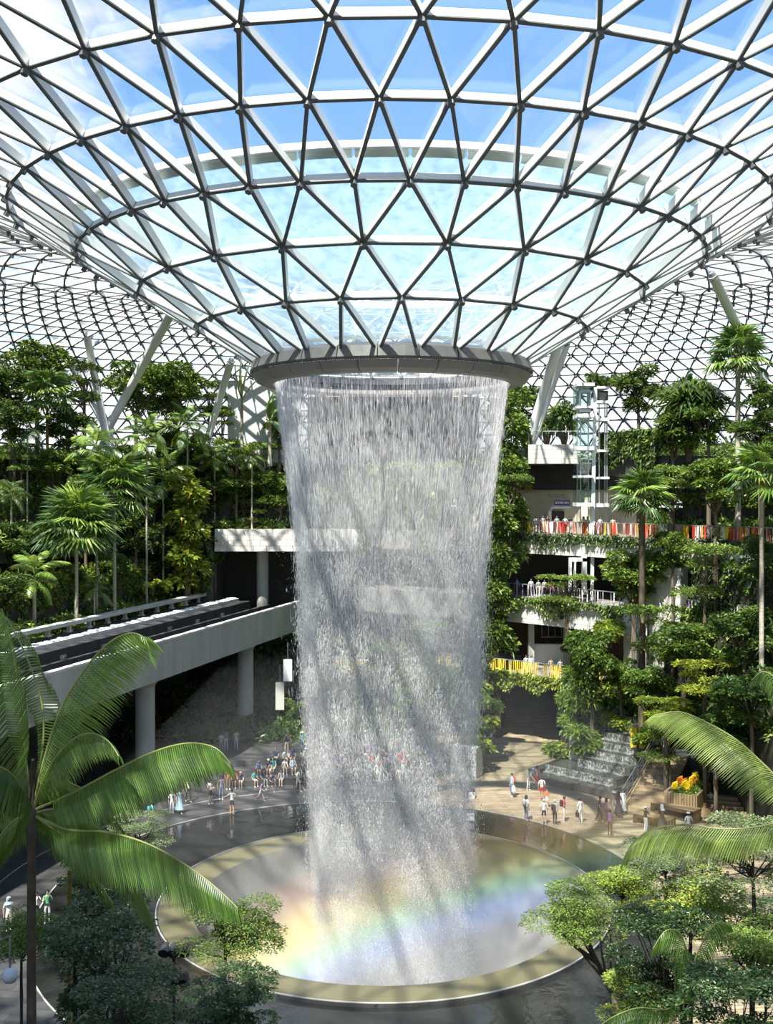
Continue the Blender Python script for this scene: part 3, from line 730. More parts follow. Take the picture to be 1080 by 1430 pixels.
# things on the shop floors
ct = thing('white_counter', 'long white counter on the lower storey behind the yellow railing', 'counter', (P(765, 930, 96).x, P(765, 930, 96).y, 5.6))
mb = MB(); mb.box((0, 0, 0.9), (3.6, 0.8, 1.8)); mb.obj('body', [M['white_steel']], ct); mb = MB(); mb.box((0, 0, 1.85), (3.8, 1.0, 0.1)); mb.obj('top', [M['metal']], ct)
sr = thing('shop_stair', 'steel framed stair landing behind the white counter', 'stairs', (P(775, 900, 98).x, P(775, 900, 98).y, 5.6))
mb = MB(); mb.box((0, 0.3, 2.2), (2.6, 1, 0.12)); mb.obj('landing', [M['metal']], sr)
for k2 in range(5):
    mb = MB(); mb.box((-1.2 + k2 * 0.6, -0.15, 2.8), (0.05, 0.05, 1.1)); mb.obj('baluster', [M['metal']], sr)
mb = MB(); mb.box((0, -0.15, 3.35), (2.6, 0.06, 0.06)); mb.obj('handrail', [M['metal']], sr)
for k2, (x, w) in enumerate(((792, 0.55), (818, 0.5), (742, 0.5))):
    pl = thing('storey_pillar', ('square pale pillar behind the white counter', 'square pale pillar right of the shop stair', 'square pale pillar left of the white counter')[k2], 'pillar', (P(x, 900, 95).x, P(x, 900, 95).y, 5.6))
    mb = MB(); mb.box((0, 0, 2.0), (w, w, 4.0)); mb.obj('shaft', [M['girder']], pl)
    mb = MB(); mb.box((0, 0, 0.15), (w + .15, w + .15, 0.3)); mb.obj('foot', [M['metal']], pl)

pw = wall_along(offset_path(PATH_C, -2.6)[25:31], 6.0, 15.4, 0.8, M['joint'], 'wall_right', 'sunlit pale stone facade behind the trees at right')
panels(offset_path(PATH_C, -2.6)[25:31], 6.0, 15.4, 17, 1.5, M['pale_stone'], pw)
# ================================================================== timber deck, cascade, stairs, seating
def prism(pts, z0, z1, mat, name, parent=None):
    mb = MB(); n = len(pts)
    mb.add([(p[0], p[1], z0) for p in pts] + [(p[0], p[1], z1) for p in pts], [tuple(range(n))[::-1], tuple(range(n, 2 * n))] + [(i, (i + 1) % n, n + (i + 1) % n, n + i) for i in range(n)])
    return mb.obj(name, mat if isinstance(mat, list) else [mat], parent)
dk = []
for k in range(40):
    a = math.radians(163 - k * 3.3); p = pool_pt(a); dk.append((p.x, p.y))
dk = [p for p in dk if p[0] > 2.4]
dk += [(24, dk[-1][1]), (26, 6), (25.5, 14), (22, 22), (18.7, 27.8), (16.2, 30), (14.0, 32.0), (15.1, 45.5), (10.8, 45.5), (9.4, 36.0), (7.7, 37.0), (4, 37)]
props(prism(dk[::-1], -0.02, 0.025, M['deck'], 'floor'), 'sunlit timber deck right of the pool', None, None, 'structure')
CA, CB, CO = Vector((0.70, 0.714, 0)), Vector((0.714, -0.70, 0)), Vector((13.0, 19.8, 0))
def CL(a, b, z=0.0):
    p = CO + CA * a + CB * b; p.z = z; return p
M['cascade_stone'] = solid('wet_cascade_stone', (0.10, 0.095, 0.08), 0.3, 0, 0.2, 1.0)
M['cascade_water'] = water_mat('cascade_pool', (0.06, 0.06, 0.05), 0.12, 6.0, 0.4, 0.8)
def white_water():
    m, t = mat_new('white_water')
    out = N(t, 'ShaderNodeOutputMaterial'); g = N(t, 'ShaderNodeNewGeometry')
    mp = N(t, 'ShaderNodeMapping', {'Vector': g.outputs['Position'], 'Scale': (9, 9, 5)})
    nz = N(t, 'ShaderNodeTexNoise', {'Vector': mp.outputs[0], 'Scale': 1.0, 'Detail': 4.0, 'Roughness': 0.7})
    rp = N(t, 'ShaderNodeValToRGB', {'Fac': nz.outputs[0]})
    rp.color_ramp.elements[0].position = 0.46; rp.color_ramp.elements[0].color = (0.08, 0.08, 0.065, 1)
    rp.color_ramp.elements[1].position = 0.68; rp.color_ramp.elements[1].color = (0.7, 0.7, 0.66, 1)
    b = N(t, 'ShaderNodeBsdfPrincipled', {'Base Color': rp.outputs[0], 'Roughness': 0.3}); t.links.new(b.outputs[0], out.inputs[0])
    return m
M['white_water'] = white_water()
cs = thing('cascade', 'stepped stone cascade with white water running down to the deck', 'fountain', CO)
inv = Matrix.Translation(-CO)
def cput(mb, nm, mats):
    o = mb.obj(nm, mats, cs); o.matrix_parent_inverse = inv; return o
TI = [(0.0, -0.5, 3.5), (1.5, -0.7, 3.1), (2.9, 0.4, 2.2), (4.0, 0.2, 2.3), (5.0, -0.1, 2.0), (6.0, -0.4, 1.7), (7.0, -0.8, 1.4), (8.0, -1.2, 1.2), (9.0, -1.7, 1.0), (10.0, -2.2, 0.9)]
for i, (a, bc, hw) in enumerate(TI):
    z1 = 0.5 * (i + 1); a1 = 12.0 if i < 9 else 12.0
    c = CL((a + a1) / 2, bc - (0.0), z1 - 0.25)
    mb = MB(); mb.frame(c, CA * (a1 - a) / 2, CB * hw, (0, 0, 0.25)); cput(mb, 'tier', [M['cascade_stone']])
    nx = TI[i + 1][0] if i < 9 else a + 1.0
    mb = MB(); mb.frame(CL((a + nx) / 2, bc, z1 + 0.03), CA * (nx - a) / 2, CB * (hw - 0.15), (0, 0, 0.02)); cput(mb, 'water_surface', [M['cascade_water']])
    if i > 0:
        mb = MB()
        for s in range(max(2, int(hw * 2 / 0.5))):
            w = 0.22; b0 = bc - hw + 0.3 + s * 0.5
            mb.frame(CL(a - 0.05, b0, z1 - 0.22), CA * 0.05, CB * 0.24, (0, 0, 0.24))
        o = cput(mb, 'falling_water', [M['white_water']]); o['kind'] = 'stuff'
        mb = MB(); mb.frame(CL(a - 0.28, bc, z1 - 0.44), CA * 0.22, CB * (hw - 0.25), (0, 0, 0.025)); cput(mb, 'foam', [M['white_water']])
for (a0, b0, a1, b1, h, lab) in ((0.2, -4.0, 4.2, -4.0, 0.75, 'low dark stone wall left of the cascade'), (0.2, -3.3, 0.2, -0.2, 0.45, 'dark stone kerb in front of the cascade')):
    p, q_ = CL(a0, b0), CL(a1, b1); t = (q_ - p) / 2
    n = Vector((t.y, -t.x, 0)).normalized()
    w = thing('low_wall', lab, 'wall', (p + q_) / 2)
    mb = MB(); mb.frame((0, 0, h / 2), t, n * 0.3, (0, 0, h / 2)); mb.obj('body', [M['cascade_stone']], w)
    mb = MB(); mb.frame((0, 0, h + 0.03), t * 1.02, n * 0.36, (0, 0, 0.04)); mb.obj('coping', [M['wet_stone']], w)
# stairs
M['tread'] = stone('stair_planks', (0.42, 0.31, 0.18), (0.09, 0.06, 0.035), 7.0, 0.25, 0.3, 0.6, msize=0.02, rot=(0, 0, 0.535))
SA, SB, SO = Vector((0.51, 0.86, 0)), Vector((0.86, -0.51, 0)), Vector((15.3, 14.6, 0))
st = thing('timber_stairs', 'broad timber stairs climbing beside the cascade', 'stairs', SO)
NS = 15
for i in range(NS):
    c = SO + SA * (0.5 * i + 0.24) + SB * 1.05
    mb = MB(); mb.frame(Vector((c.x, c.y, 0.16 * i + 0.08)) - SO, SA * 0.275, SB * 1.2, (0, 0, 0.08)); mb.obj('step', [M['tread']], st)
    mb = MB(); c2 = c - SO; mb.frame((c2.x, c2.y, 0.08 * i), SA * 0.25, SB * 1.15, (0, 0, max(0.02, 0.08 * i))); mb.obj('riser_block', [M['bark']], st)
mb = MB(); e = SA * (NS * 0.5)
mb.frame(e / 2 - SB * 0.25 + Vector((0, 0, 1.2)), e / 2 + Vector((0, 0, 1.2)), SB * 0.14, (0, 0, 0.18)); mb.obj('stringer', [M['timber']], st)
hr = thing('stair_handrail', 'slim steel handrail between the cascade and the timber stairs', 'handrail', SO - SB * 0.25)
for dz in (0.55, 0.85, 1.15):
    mb = MB(); mb.tube([(0, 0, dz + 0.25), e + Vector((0, 0, 2.4 + dz + 0.1))], 0.035, 6); mb.obj('rail', [M['metal']], hr)
for i in range(7):
    mb = MB(); p = SA * (0.2 + i * 1.15); z = 0.16 * p.length / 0.5; mb.tube([p + Vector((0, 0, z)), p + Vector((0, 0, z + 1.3))], 0.035, 6); mb.obj('post', [M['metal']], hr)
# upper ground behind the stairs and the planted right slope
top = SO + SA * (NS * 0.5)
prism([(top.x - .3, top.y + .2), (top.x + 3.2, top.y - 1.9), (24, 20), (22.5, 23.5), (19.5, 26)], 0, 2.4, M['deck_dark'], 'floor'); props(bpy.data.objects['floor'], None)
for o in bpy.data.objects:
    if o.name.startswith('floor') and 'kind' not in o: props(o, 'raised planted ground at the head of the timber stairs', None, None, 'structure')
# benches, planter
def bench(lab, px, py, ln, rz, h=0.75, dpt=1.1):
    p = G(px, py); b = thing('timber_bench', lab, 'bench', p, rz)
    mb = MB(); mb.box((0, 0, h), (ln, dpt, 0.22)); mb.obj('seat', [M['timber']], b)
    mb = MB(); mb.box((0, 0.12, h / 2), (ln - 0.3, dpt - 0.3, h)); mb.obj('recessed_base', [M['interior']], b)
    for s in (-1, 1):
        mb = MB(); mb.box((s * (ln / 2 - 0.12), 0, h / 2), (0.24, dpt, h)); mb.obj('end_panel', [M['timber']], b)
    return b
bench('long timber bench with a dark gap below, in front of the flower planter', 944, 1143, 3.0, -0.75)
bench('shorter timber bench nearest the pool, behind the woman with the white headscarf', 914, 1152, 2.4, -0.75, 0.5)
PRZ = math.atan2(-0.86, -0.51); pp = SO + SA * 1.6 + SB * 2.4; pb = thing('flower_planter', 'raised timber planter with yellow and orange flowers beside the stairs', 'planter', pp, PRZ)
for (c, s) in (((-1.3, 0, 0.78), (3.7, 0.14, 1.56)), ((0.55, 1.0, 0.78), (0.14, 2.0, 1.56)), ((-3.1, 1.0, 0.78), (0.14, 2.0, 1.56)), ((-1.3, 2.0, 0.78), (3.7, 0.14, 1.56))):
    mb = MB(); mb.box(c, s); mb.obj('side_panel', [M['timber']], pb)
mb = MB(); mb.box((-1.3, 1.0, 1.3), (3.5, 1.9, 0.2)); mb.obj('soil', [M['soil']], pb)
PLANTER = (pp, PRZ)
rs = thing('side_stairs', 'short timber steps right of the flower planter', 'stairs', G(1012, 1146), -0.35)
for i in range(6):
    mb = MB(); mb.box((0, i * 0.42, 0.08 + i * 0.085), (3.4, 0.44, 0.16 + i * 0.17)); mb.obj('step', [M['timber']], rs)
bench('dark timber seat by the side steps with a couple sitting on it', 988, 1132, 2.4, -0.4, 0.55)
# stone planters and yellow banners by the cascade
for lab, px, py, d, s, z in (('pale stone planter block halfway up the cascade', 820, 1062, 80.0, (2.4, 1.4, 2.6), 0), ('square stone gate pier above the yellow pots', 916, 1040, 79.0, (0.9, 0.9, 4.4), 0), ('stone planter box at the foot of the green wall right of the water', 652, 1082, 78.9, (2.0, 1.5, 2.3), 0)):
    p = P(px, py, d); o = thing('stone_planter', lab, 'planter', (p.x, p.y, z), -0.4)
    rows = int(s[2] / 0.45)
    for j in range(rows):
        mb = MB(); mb.box((0, 0, (j + 0.5) * s[2] / rows), (s[0] - 0.04 * (j % 2), s[1] - 0.04 * (j % 2), s[2] / rows - 0.02)); mb.obj('stone_course', [M['pale_stone']], o)
for lab, px, py, d, z in (('pair of tall yellow banner stands at the head of the stairs', 891, 1062, 77, 2.4), ('yellow banner stand on the stone pier above the stairs', 908, 1018, 78, 3.4)):
    p = P(px, py, d); o = thing('banner_stand', lab, 'banner', (p.x, p.y, z), -0.3)
    for s in (-0.3, 0.3):
        mb = MB(); mb.box((s, 0, 0.9), (0.42, 0.08, 1.5)); mb.obj('cloth', [cols['yellow_cloth']], o)
        mb = MB(); mb.tube([(s, 0.05, 0), (s, 0.05, 1.7)], 0.03, 6); mb.obj('pole', [M['metal']], o)
# seating steps of the crowd
am = thing('seating_steps', 'three long dark stone seating steps full of people at the far side of the pool', 'steps', (-5, 22, 0))
for k in range(3):
    p, q_ = Vector((-12.2, 20.6 + k * 1.15, 0)), Vector((6.0, 24.2 + k * 1.15, 0)); t = (q_ - p) / 2; n = Vector((-t.y, t.x, 0)).normalized()
    c = (p + q_) / 2 - Vector((-5, 22, 0)) + n * (3 - k) * 0.6; c.z = 0.225 * (2 * k + 1)
    mb = MB(); mb.frame(c, t, n * (3 - k) * 0.6, (0, 0, 0.225)); mb.obj('step', [M['wet_stone']], am)
mb = MB()
for k in range(60):
    r = 19.2
    a, b = math.radians(150 + k * 2), math.radians(152 + k * 2)
    p, q_ = PC + Vector((r * math.sin(a), -r * math.cos(a), 0.005)), PC + Vector((r * math.sin(b), -r * math.cos(b), 0.005))
    t = q_ - p; mb.frame((p + q_) / 2, t / 2, Vector((t.y, -t.x, 0)).normalized() * 0.03, (0, 0, 0.012))
props(mb.obj('trim_2', [M['stone_rim']]), 'thin pale paving line behind the pool', None, None, 'structure')
for lab, x, y in (('small white lamp block on the deck edge beside the falling water', 658, 1116), ('small white block in the pool beside the falling water', 657, 1146)):
    p = G(x, y); o = thing('marker_block', lab, 'block', p, 0.1)
    mb = MB(); mb.box((0, 0, 0.22), (0.5, 0.25, 0.44)); mb.obj('housing', [M['white_steel']], o); mb = MB(); mb.box((0, 0, 0.03), (0.6, 0.35, 0.06)); mb.obj('foot', [M['metal']], o)
for lab, px, py, d, s in (('tall white banner panel hanging under the track', 402, 936, 92, (0.75, 1.9)), ('lower grey banner panel left of the white one', 391, 972, 92, (0.75, 2.4))):
    p = P(px, py, d); o = thing('hanging_banner', lab, 'banner', p)
    mb = MB(); mb.box((0, 0, 0), (s[0], 0.06, s[1])); mb.obj('cloth', [M['white_steel' if 'white banner' in lab else 'girder']], o)
    mb = MB(); mb.tube([(0, 0.05, s[1] / 2), (0, 0.05, s[1] / 2 + 1.5)], 0.02, 5); mb.obj('cord', [M['metal']], o)

# ================================================================== the falling water
rng = np.random.default_rng(11)
ZP = np.array([30.0, 27.0, 25.8, 24.3, 20.6, 16.9, 13.2, 9.5, 5.8, 2.05, -1.7, -4.9, -12.0])
RPF = np.array([6.02, 6.0, 5.85, 5.65, 5.05, 4.65, 4.5, 4.2, 3.95, 3.75, 3.5, 3.35, 3.2])
def Rz(z): return np.interp(-z, -ZP, RPF)
def spindles(top, ln, rad):
    'three-sided spindles hanging from the points top (n,3) along the fall line'
    n = len(top); a = np.arctan2(top[:, 0], -top[:, 1]); r0 = np.hypot(top[:, 0], top[:, 1])
    off = r0 - Rz(top[:, 2]); zb = top[:, 2] - ln; r1 = np.maximum(Rz(zb) + off, 0.1)
    bot = np.stack([np.sin(a) * r1, -np.cos(a) * r1, zb], 1)
    mid = top * 0.4 + bot * 0.6; an = rng.random(n) * 2 * PI
    v = np.empty((n, 4, 3), np.float32); v[:, 0] = top; v[:, 3] = bot
    dv = np.stack([np.cos(an) * rad, np.sin(an) * rad, np.zeros(n)], 1); ev = np.stack([-np.sin(an) * rad, np.cos(an) * rad, np.zeros(n)], 1)
    v[:, 1] = mid + dv; v[:, 2] = mid - dv * 0.6 + ev
    f = np.array([(0, 1, 2), (3, 2, 1), (0, 2, 3), (0, 3, 1)])
    return v.reshape(-1, 3), (f[None] + 4 * np.arange(n)[:, None, None]).reshape(-1, 3)
def drop_mat(name, col, trans):
    m, t = mat_new(name); out = N(t, 'ShaderNodeOutputMaterial')
    b = N(t, 'ShaderNodeBsdfPrincipled', {'Base Color': c4(col), 'Roughness': 0.25, 'Specular IOR Level': 0.6})
    tr = N(t, 'ShaderNodeBsdfTranslucent', {'Color': c4(col)}); mx = N(t, 'ShaderNodeMixShader', {0: trans, 1: b.outputs[0], 2: tr.outputs[0]})
    tp = N(t, 'ShaderNodeBsdfTransparent', {'Color': (1, 1, 1, 1)}); m2 = N(t, 'ShaderNodeMixShader', {0: 0.5, 1: mx.outputs[0], 2: tp.outputs[0]})
    t.links.new(m2.outputs[0], out.inputs[0]); return m
M['drop'] = drop_mat('falling_drops', (0.98, 0.98, 0.98), 0.6)
wf = thing('waterfall', 'great cylinder of white water falling from the roof ring into the basin', 'waterfall', (0, 0, 0))
def angles(n, clump):
    'angles thinned out and bunched by a few random waves'
    a = rng.random(n * 3) * 2 * PI; w = np.zeros_like(a)
    for k in range(14):
        w += np.sin(a * rng.integers(3, 60) + rng.random() * 7) * rng.random()
    w = (w - w.min()) / np.ptp(w)
    for c, s, g in ((-0.55, 0.10, 0.5), (0.42, 0.12, 0.6), (0.75, 0.08, 0.4), (-0.95, 0.12, 0.4)): w += g * np.exp(-((np.angle(np.exp(1j * (a - c)))) / s) ** 2)
    keep = rng.random(len(a)) < (1 - clump) + clump * w
    return a[keep][:n]
def shell(n, zlo, zhi, sig, clump, power=1.0):
    a = angles(n, clump); n = len(a)
    z = zhi - (zhi - zlo) * rng.random(n) ** power
    s = sig[0] + (sig[1] - sig[0]) * (zhi - z) / (zhi - zlo)
    r = Rz(z) + rng.normal(0, 1, n) * s
    return np.stack([np.sin(a) * r, -np.cos(a) * r, z], 1)
def water_part(nm, top, ln, rad):
    v, f = spindles(top, ln, rad)
    return props(put(nm, np_mesh(nm, v, f, [M['drop']]), wf), kind='stuff')
t_ = shell(7000, 19.5, 27.8, (0.02, 0.12), 0.5, 1.5); water_part('water_thread', t_, rng.uniform(0.7, 2.6, len(t_)), rng.uniform(0.007, 0.014, len(t_)))
t_ = shell(44000, 9.0, 26.8, (0.06, 0.35), 0.6, 0.9); water_part('water_streak', t_, rng.uniform(0.12, 0.6, len(t_)), rng.uniform(0.009, 0.018, len(t_)))
t_ = shell(100000, -9.0, 19.0, (0.20, 0.5), 0.8, 0.9); water_part('water_drop', t_, rng.uniform(0.04, 0.22, len(t_)), rng.uniform(0.014, 0.028, len(t_)))
t_ = shell(30000, -9.0, 20.0, (0.6, 1.0), 0.3, 0.7); water_part('stray_drop', t_, rng.uniform(0.03, 0.10, len(t_)), rng.uniform(0.007, 0.013, len(t_)))
n_ = 46000; c_ = np.array([-1.2, -0.75, 0.3, 0.5, 1.15]); s_ = np.array([0.16, 0.22, 0.1, 0.12, 0.16]); k_ = rng.choice(5, n_, p=[.28, .2, .18, .16, .18])
a_ = c_[k_] + rng.normal(0, 1, n_) * s_[k_]; z_ = 16 - 25.5 * rng.random(n_) ** 0.65; r_ = Rz(z_) + rng.normal(0, 0.22, n_)
t_ = np.stack([np.sin(a_) * r_, -np.cos(a_) * r_, z_], 1); water_part('water_plume', t_, rng.uniform(0.04, 0.22, n_), rng.uniform(0.014, 0.03, n_))
# splashes on the bowl
n = 5000; a = rng.random(n) * 2 * PI; zz = rng.uniform(-8, -0.6, n)
rr = np.interp(-zz, [0.0, 0.5, 1.6, 3.4, 5.4, 7.4, 9.4], [9.75, 9.5, 9.1, 8.4, 7.3, 5.9, 4.5]) - 0.05
t_ = np.stack([np.sin(a) * rr, -np.cos(a) * rr, zz], 1)

# mist: sunlit droplets send the rainbow's colours back at 40 to 42 degrees from the point opposite the sun
def mist_mat(name, density, bow, base=(1, 1, 1)):
    m, t = mat_new(name); out = N(t, 'ShaderNodeOutputMaterial')
    g = N(t, 'ShaderNodeNewGeometry')
    dt = N(t, 'ShaderNodeVectorMath', {0: g.outputs['Incoming'], 1: tuple(SUN_TO)}, operation='DOT_PRODUCT')
    ac = N(t, 'ShaderNodeMath', {0: dt.outputs['Value']}, operation='ARCCOSINE')
    nm = N(t, 'ShaderNodeMapRange', {'Value': ac.outputs[0], 'From Min': math.radians(37.5), 'From Max': math.radians(45.0)})
    rp = N(t, 'ShaderNodeValToRGB', {'Fac': nm.outputs[0]})
    cr = rp.color_ramp; cr.elements[0].position = 0.0; cr.elements[0].color = c4(base)
    b = bow
    cr.elements[1].position = 1.0; cr.elements[1].color = tuple(x * 0.9 for x in base) + (1,)
    for p, c in ((0.18, (1 + .06 * b, 1 + .06 * b, 1 + .08 * b)), (0.34, (1 + .12 * b, 1 + .22 * b, 1 + .55 * b)), (0.46, (1 + .25 * b, 1 + .6 * b, 1 + .25 * b)), (0.58, (1 + .9 * b, 1 + .72 * b, 1 + .08 * b)), (0.70, (1 + .85 * b, 1 + .42 * b, 1.0)), (0.82, (1 + .25 * b, 1 + .06 * b, 1.0))):
        e = cr.elements.new(p); e.color = tuple(x * y for x, y in zip(c, base)) + (1,)
    vs = N(t, 'ShaderNodeVolumeScatter', {'Color': rp.outputs[0], 'Density': density, 'Anisotropy': -0.5})
    t.links.new(vs.outputs[0], out.inputs['Volume'])
    try: m.cycles.homogeneous_volume = True
    except Exception: pass
    return m
mb = MB(); mb.lathe([(0.0, 1.6), (7.5, 1.3), (10.2, 0.5), (9.6, -0.2), (8.9, -1.9), (7.2, -5.3), (5.9, -7.0), (4.2, -9.0), (0.0, -9.2)][::-1], 48)
ms = put('mist', mb.mesh('mist', [mist_mat('basin_mist', 0.026, 4.5)], True)); props(ms, 'drifting spray with a rainbow filling the round basin', 'mist', None, 'stuff')
mb = MB(); mb.lathe([(0.0, 24.0), (5.2, 22.0), (5.0, 16.0), (4.7, 10.0), (4.5, 4.0), (4.6, 1.7), (0.0, 1.65)][::-1], 40)
ms = put('mist', mb.mesh('mist', [mist_mat('column_mist', 0.04, 0.2)], True)); props(ms, 'faint spray hanging inside the falling water', 'mist', None, 'stuff')

mb = MB(); mb.lathe([(0.0, 13.0), (9.0, 12.0), (14.0, 7.0), (15.5, 3.0), (15.5, 0.4), (11.7, 0.35), (11.0, 2.2), (6.2, 2.4), (6.0, 11.0), (0.0, 11.5)][::-1], 40)
ms = put('mist', mb.mesh('mist', [mist_mat('drifting_mist', 0.003, 2.5)], True)); props(ms, 'thin drifting spray round the falling water', 'mist', None, 'stuff')

_z = np.linspace(-8.8, 26.2, 24); _o = [(float(Rz(z)) + 0.16 + 0.014 * (26.2 - z), float(z)) for z in _z]; _i = [(float(Rz(z)) - 0.16 - 0.014 * (26.2 - z), float(z)) for z in _z]
mb = MB(); mb.lathe(_o + _i[::-1], 48, closed=True)
ms = put('spray', mb.mesh('spray', [mist_mat('sheet_spray', 0.085, 0.3)], True)); props(ms, 'white spray round the sheet of falling water', 'mist', None, 'stuff')
# ================================================================== plants
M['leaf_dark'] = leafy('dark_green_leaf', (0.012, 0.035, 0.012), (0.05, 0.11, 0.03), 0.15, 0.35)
M['leaf_mid'] = leafy('green_leaf', (0.035, 0.08, 0.018), (0.18, 0.27, 0.06), 0.25, 0.4)
M['leaf_light'] = leafy('light_green_leaf', (0.10, 0.18, 0.03), (0.34, 0.42, 0.08), 0.3, 0.4)
M['leaf_yellow'] = leafy('yellow_green_leaf', (0.28, 0.30, 0.03), (0.62, 0.56, 0.06), 0.3, 0.45)
M['leaf_grey'] = leafy('grey_green_leaf', (0.07, 0.10, 0.055), (0.30, 0.34, 0.22), 0.2, 0.5)
M['palm'] = leafy('palm_leaf', (0.03, 0.075, 0.025), (0.16, 0.25, 0.08), 0.25, 0.3)
M['palm_light'] = leafy('bright_palm_leaf', (0.10, 0.20, 0.03), (0.34, 0.46, 0.10), 0.3, 0.3)
M['frond_near'] = leafy('near_frond_leaf', (0.012, 0.045, 0.011), (0.12, 0.21, 0.04), 0.3, 0.3)
M['frond_pale'] = leafy('pale_frond_leaf', (0.05, 0.10, 0.02), (0.30, 0.38, 0.10), 0.25, 0.35)
M['petiole'] = solid('petiole', (0.20, 0.24, 0.07), 0.5)
M['dry'] = solid('dry_fibre', (0.28, 0.19, 0.09), 0.9, 0, 0.3, 5.0)
def unit(v): return v / np.maximum(np.linalg.norm(v, axis=-1, keepdims=True), 1e-9)
def leaves(c, d, ln, wd, g, fold=0.25, droop=0.15):
    'folded diamond blades at c pointing along d'
    n = len(c); d = unit(d); up = unit(g.normal(0, 0.45, (n, 3)) + np.array([0, 0, 1.0]))
    s = unit(np.cross(d, up)); u = np.cross(s, d)
    ln = np.asarray(ln).reshape(-1, 1) * np.ones((n, 1)); wd = np.asarray(wd).reshape(-1, 1) * np.ones((n, 1))
    v = np.empty((n, 4, 3), np.float32)
    v[:, 0] = c; v[:, 2] = c + d * ln - np.array([0, 0, 1.0]) * ln * droop
    m = c + d * ln * 0.45
    v[:, 1] = m + s * wd / 2 + u * wd * fold; v[:, 3] = m - s * wd / 2 + u * wd * fold
    b = 4 * np.arange(n)[:, None]
    f = np.concatenate([b + np.array([0, 1, 2]), b + np.array([0, 2, 3])], 1).reshape(-1, 3)
    return v.reshape(-1, 3), f
def blob_leaves(blobs, n, ln, wd, seed, hollow=0.6, tilt=0.6):
    'leaves over ellipsoids (x,y,z,rx,ry,rz), thick near the skin'
    g = np.random.default_rng(seed); bl = np.array(blobs, float)
    w = (bl[:, 3] * bl[:, 4] + bl[:, 3] * bl[:, 5]); k = g.choice(len(bl), n, p=w / w.sum())
    q = unit(g.normal(0, 1, (n, 3))); q[:, 2] = np.where(q[:, 2] < -0.35, -q[:, 2] * 0.6, q[:, 2]); q = unit(q)
    r = hollow + (1 - hollow) * g.random(n) ** 0.6
    c = bl[k, :3] + q * r[:, None] * bl[k, 3:]
    d = q * np.array([1, 1, 0.35]) + g.normal(0, tilt, (n, 3)) * np.array([1, 1, 0.5])
    return leaves(c, d, g.uniform(ln[0], ln[1], n), g.uniform(wd[0], wd[1], n), g)
def leaf_mesh(name, parts):
    'parts: (v,f,material)'
    vs, fs, mi, mats, b = [], [], [], [], 0
    for v, f, m in parts:
        if m not in mats: mats.append(m)
        vs.append(v); fs.append(f + b); mi.append(np.full(len(f), mats.index(m))); b += len(v)
    return np_mesh(name, np.concatenate(vs), np.concatenate(fs), mats, np.concatenate(mi))
def blobs_tree(seed, h, r, layers=0, flat=0.5, nb=9):
    'blob centres of a crown of radius r whose middle is at height h'
    g = random.Random(seed); out = []
    for i in range(nb):
        a = g.uniform(0, 2 * PI); rr = r * math.sqrt(g.random()) * 0.75
        z = h + (g.uniform(-1, 1) * r * flat if not layers else (g.randrange(layers) / max(1, layers - 1) - 0.5) * 2 * r * flat)
        s = r * g.uniform(0.28, 0.48)
        out.append((rr * math.cos(a), rr * math.sin(a), z, s, s, s * (0.45 if layers else 0.7)))
    return out
def branch_mesh(seed, blobs, h0, h, r0, mat, n=6):
    'trunk with limbs reaching the blobs'
    g = random.Random(seed); mb = MB()
    mb.tube([(0, 0, -0.3), (0.05, 0.03, h0 * 0.5), (0, 0, h0)], [r0 * 1.25, r0, r0 * 0.85], n)
    mb.tube([(0, 0, h0), (0.1, -0.05, h)], [r0 * 0.85, r0 * 0.4], n)
    for b in blobs:
        z = g.uniform(h0 * 0.9, h0 + (h - h0) * 0.6); e = Vector(b[:3])
        m = Vector((e.x * 0.5, e.y * 0.5, z + (e.z - z) * 0.35))
        mb.tube([(0, 0, z), m, e], [r0 * 0.5, r0 * 0.32, r0 * 0.12], 5, cap=False)
    return mb.mesh('trunk', [mat])
KIND = {}
def make_kind(key, seed, h, r, h0, n, ln, wd, mats, tr=0.16, bark='bark', layers=0, flat=0.5, nb=9, blobs=None, hollow=0.55, tilt=0.6):
    bl = blobs or blobs_tree(seed, h, r, layers, flat, nb)
    parts = []
    for j, (m, share) in enumerate(mats):
        v, f = blob_leaves(bl, int(n * share), ln, wd, seed * 10 + j, hollow, tilt); parts.append((v, f, M[m]))
    KIND[key] = (branch_mesh(seed, bl, h0, h, tr, M[bark]), leaf_mesh('foliage', parts), r)
# every kind is made with its crown centre at the height h; trees are scaled to fit
make_kind('layered', 1, 5.0, 3.0, 3.2, 3400, (0.22, 0.42), (0.10, 0.18), (('leaf_mid', .6), ('leaf_light', .25), ('leaf_dark', .15)), layers=4, flat=0.6, nb=14)
make_kind('layered_b', 2, 5.0, 3.0, 3.0, 3400, (0.22, 0.42), (0.10, 0.18), (('leaf_mid', .5), ('leaf_dark', .35), ('leaf_light', .15)), layers=3, flat=0.5, nb=12)
make_kind('dense', 3, 4.5, 2.6, 2.2, 4200, (0.25, 0.5), (0.12, 0.24), (('leaf_dark', .55), ('leaf_mid', .45)), nb=14, flat=0.7)
make_kind('dense_b', 4, 4.5, 2.6, 2.2, 4200, (0.25, 0.5), (0.12, 0.24), (('leaf_mid', .65), ('leaf_light', .2), ('leaf_dark', .15)), nb=14, flat=0.7)
make_kind('golden', 5, 4.5, 2.6, 2.6, 3000, (0.2, 0.36), (0.10, 0.16), (('leaf_yellow', .6), ('leaf_light', .4)), layers=3, flat=0.4, nb=12)
make_kind('column', 6, 5.0, 1.6, 1.0, 5200, (0.25, 0.5), (0.12, 0.24), (('leaf_mid', .6), ('leaf_dark', .2), ('leaf_light', .2)), blobs=[(0.5 * math.sin(i * 2.1), 0.5 * math.cos(i * 2.1), 0.8 + i * 0.75, 1.1, 1.1, 0.8) for i in range(12)])
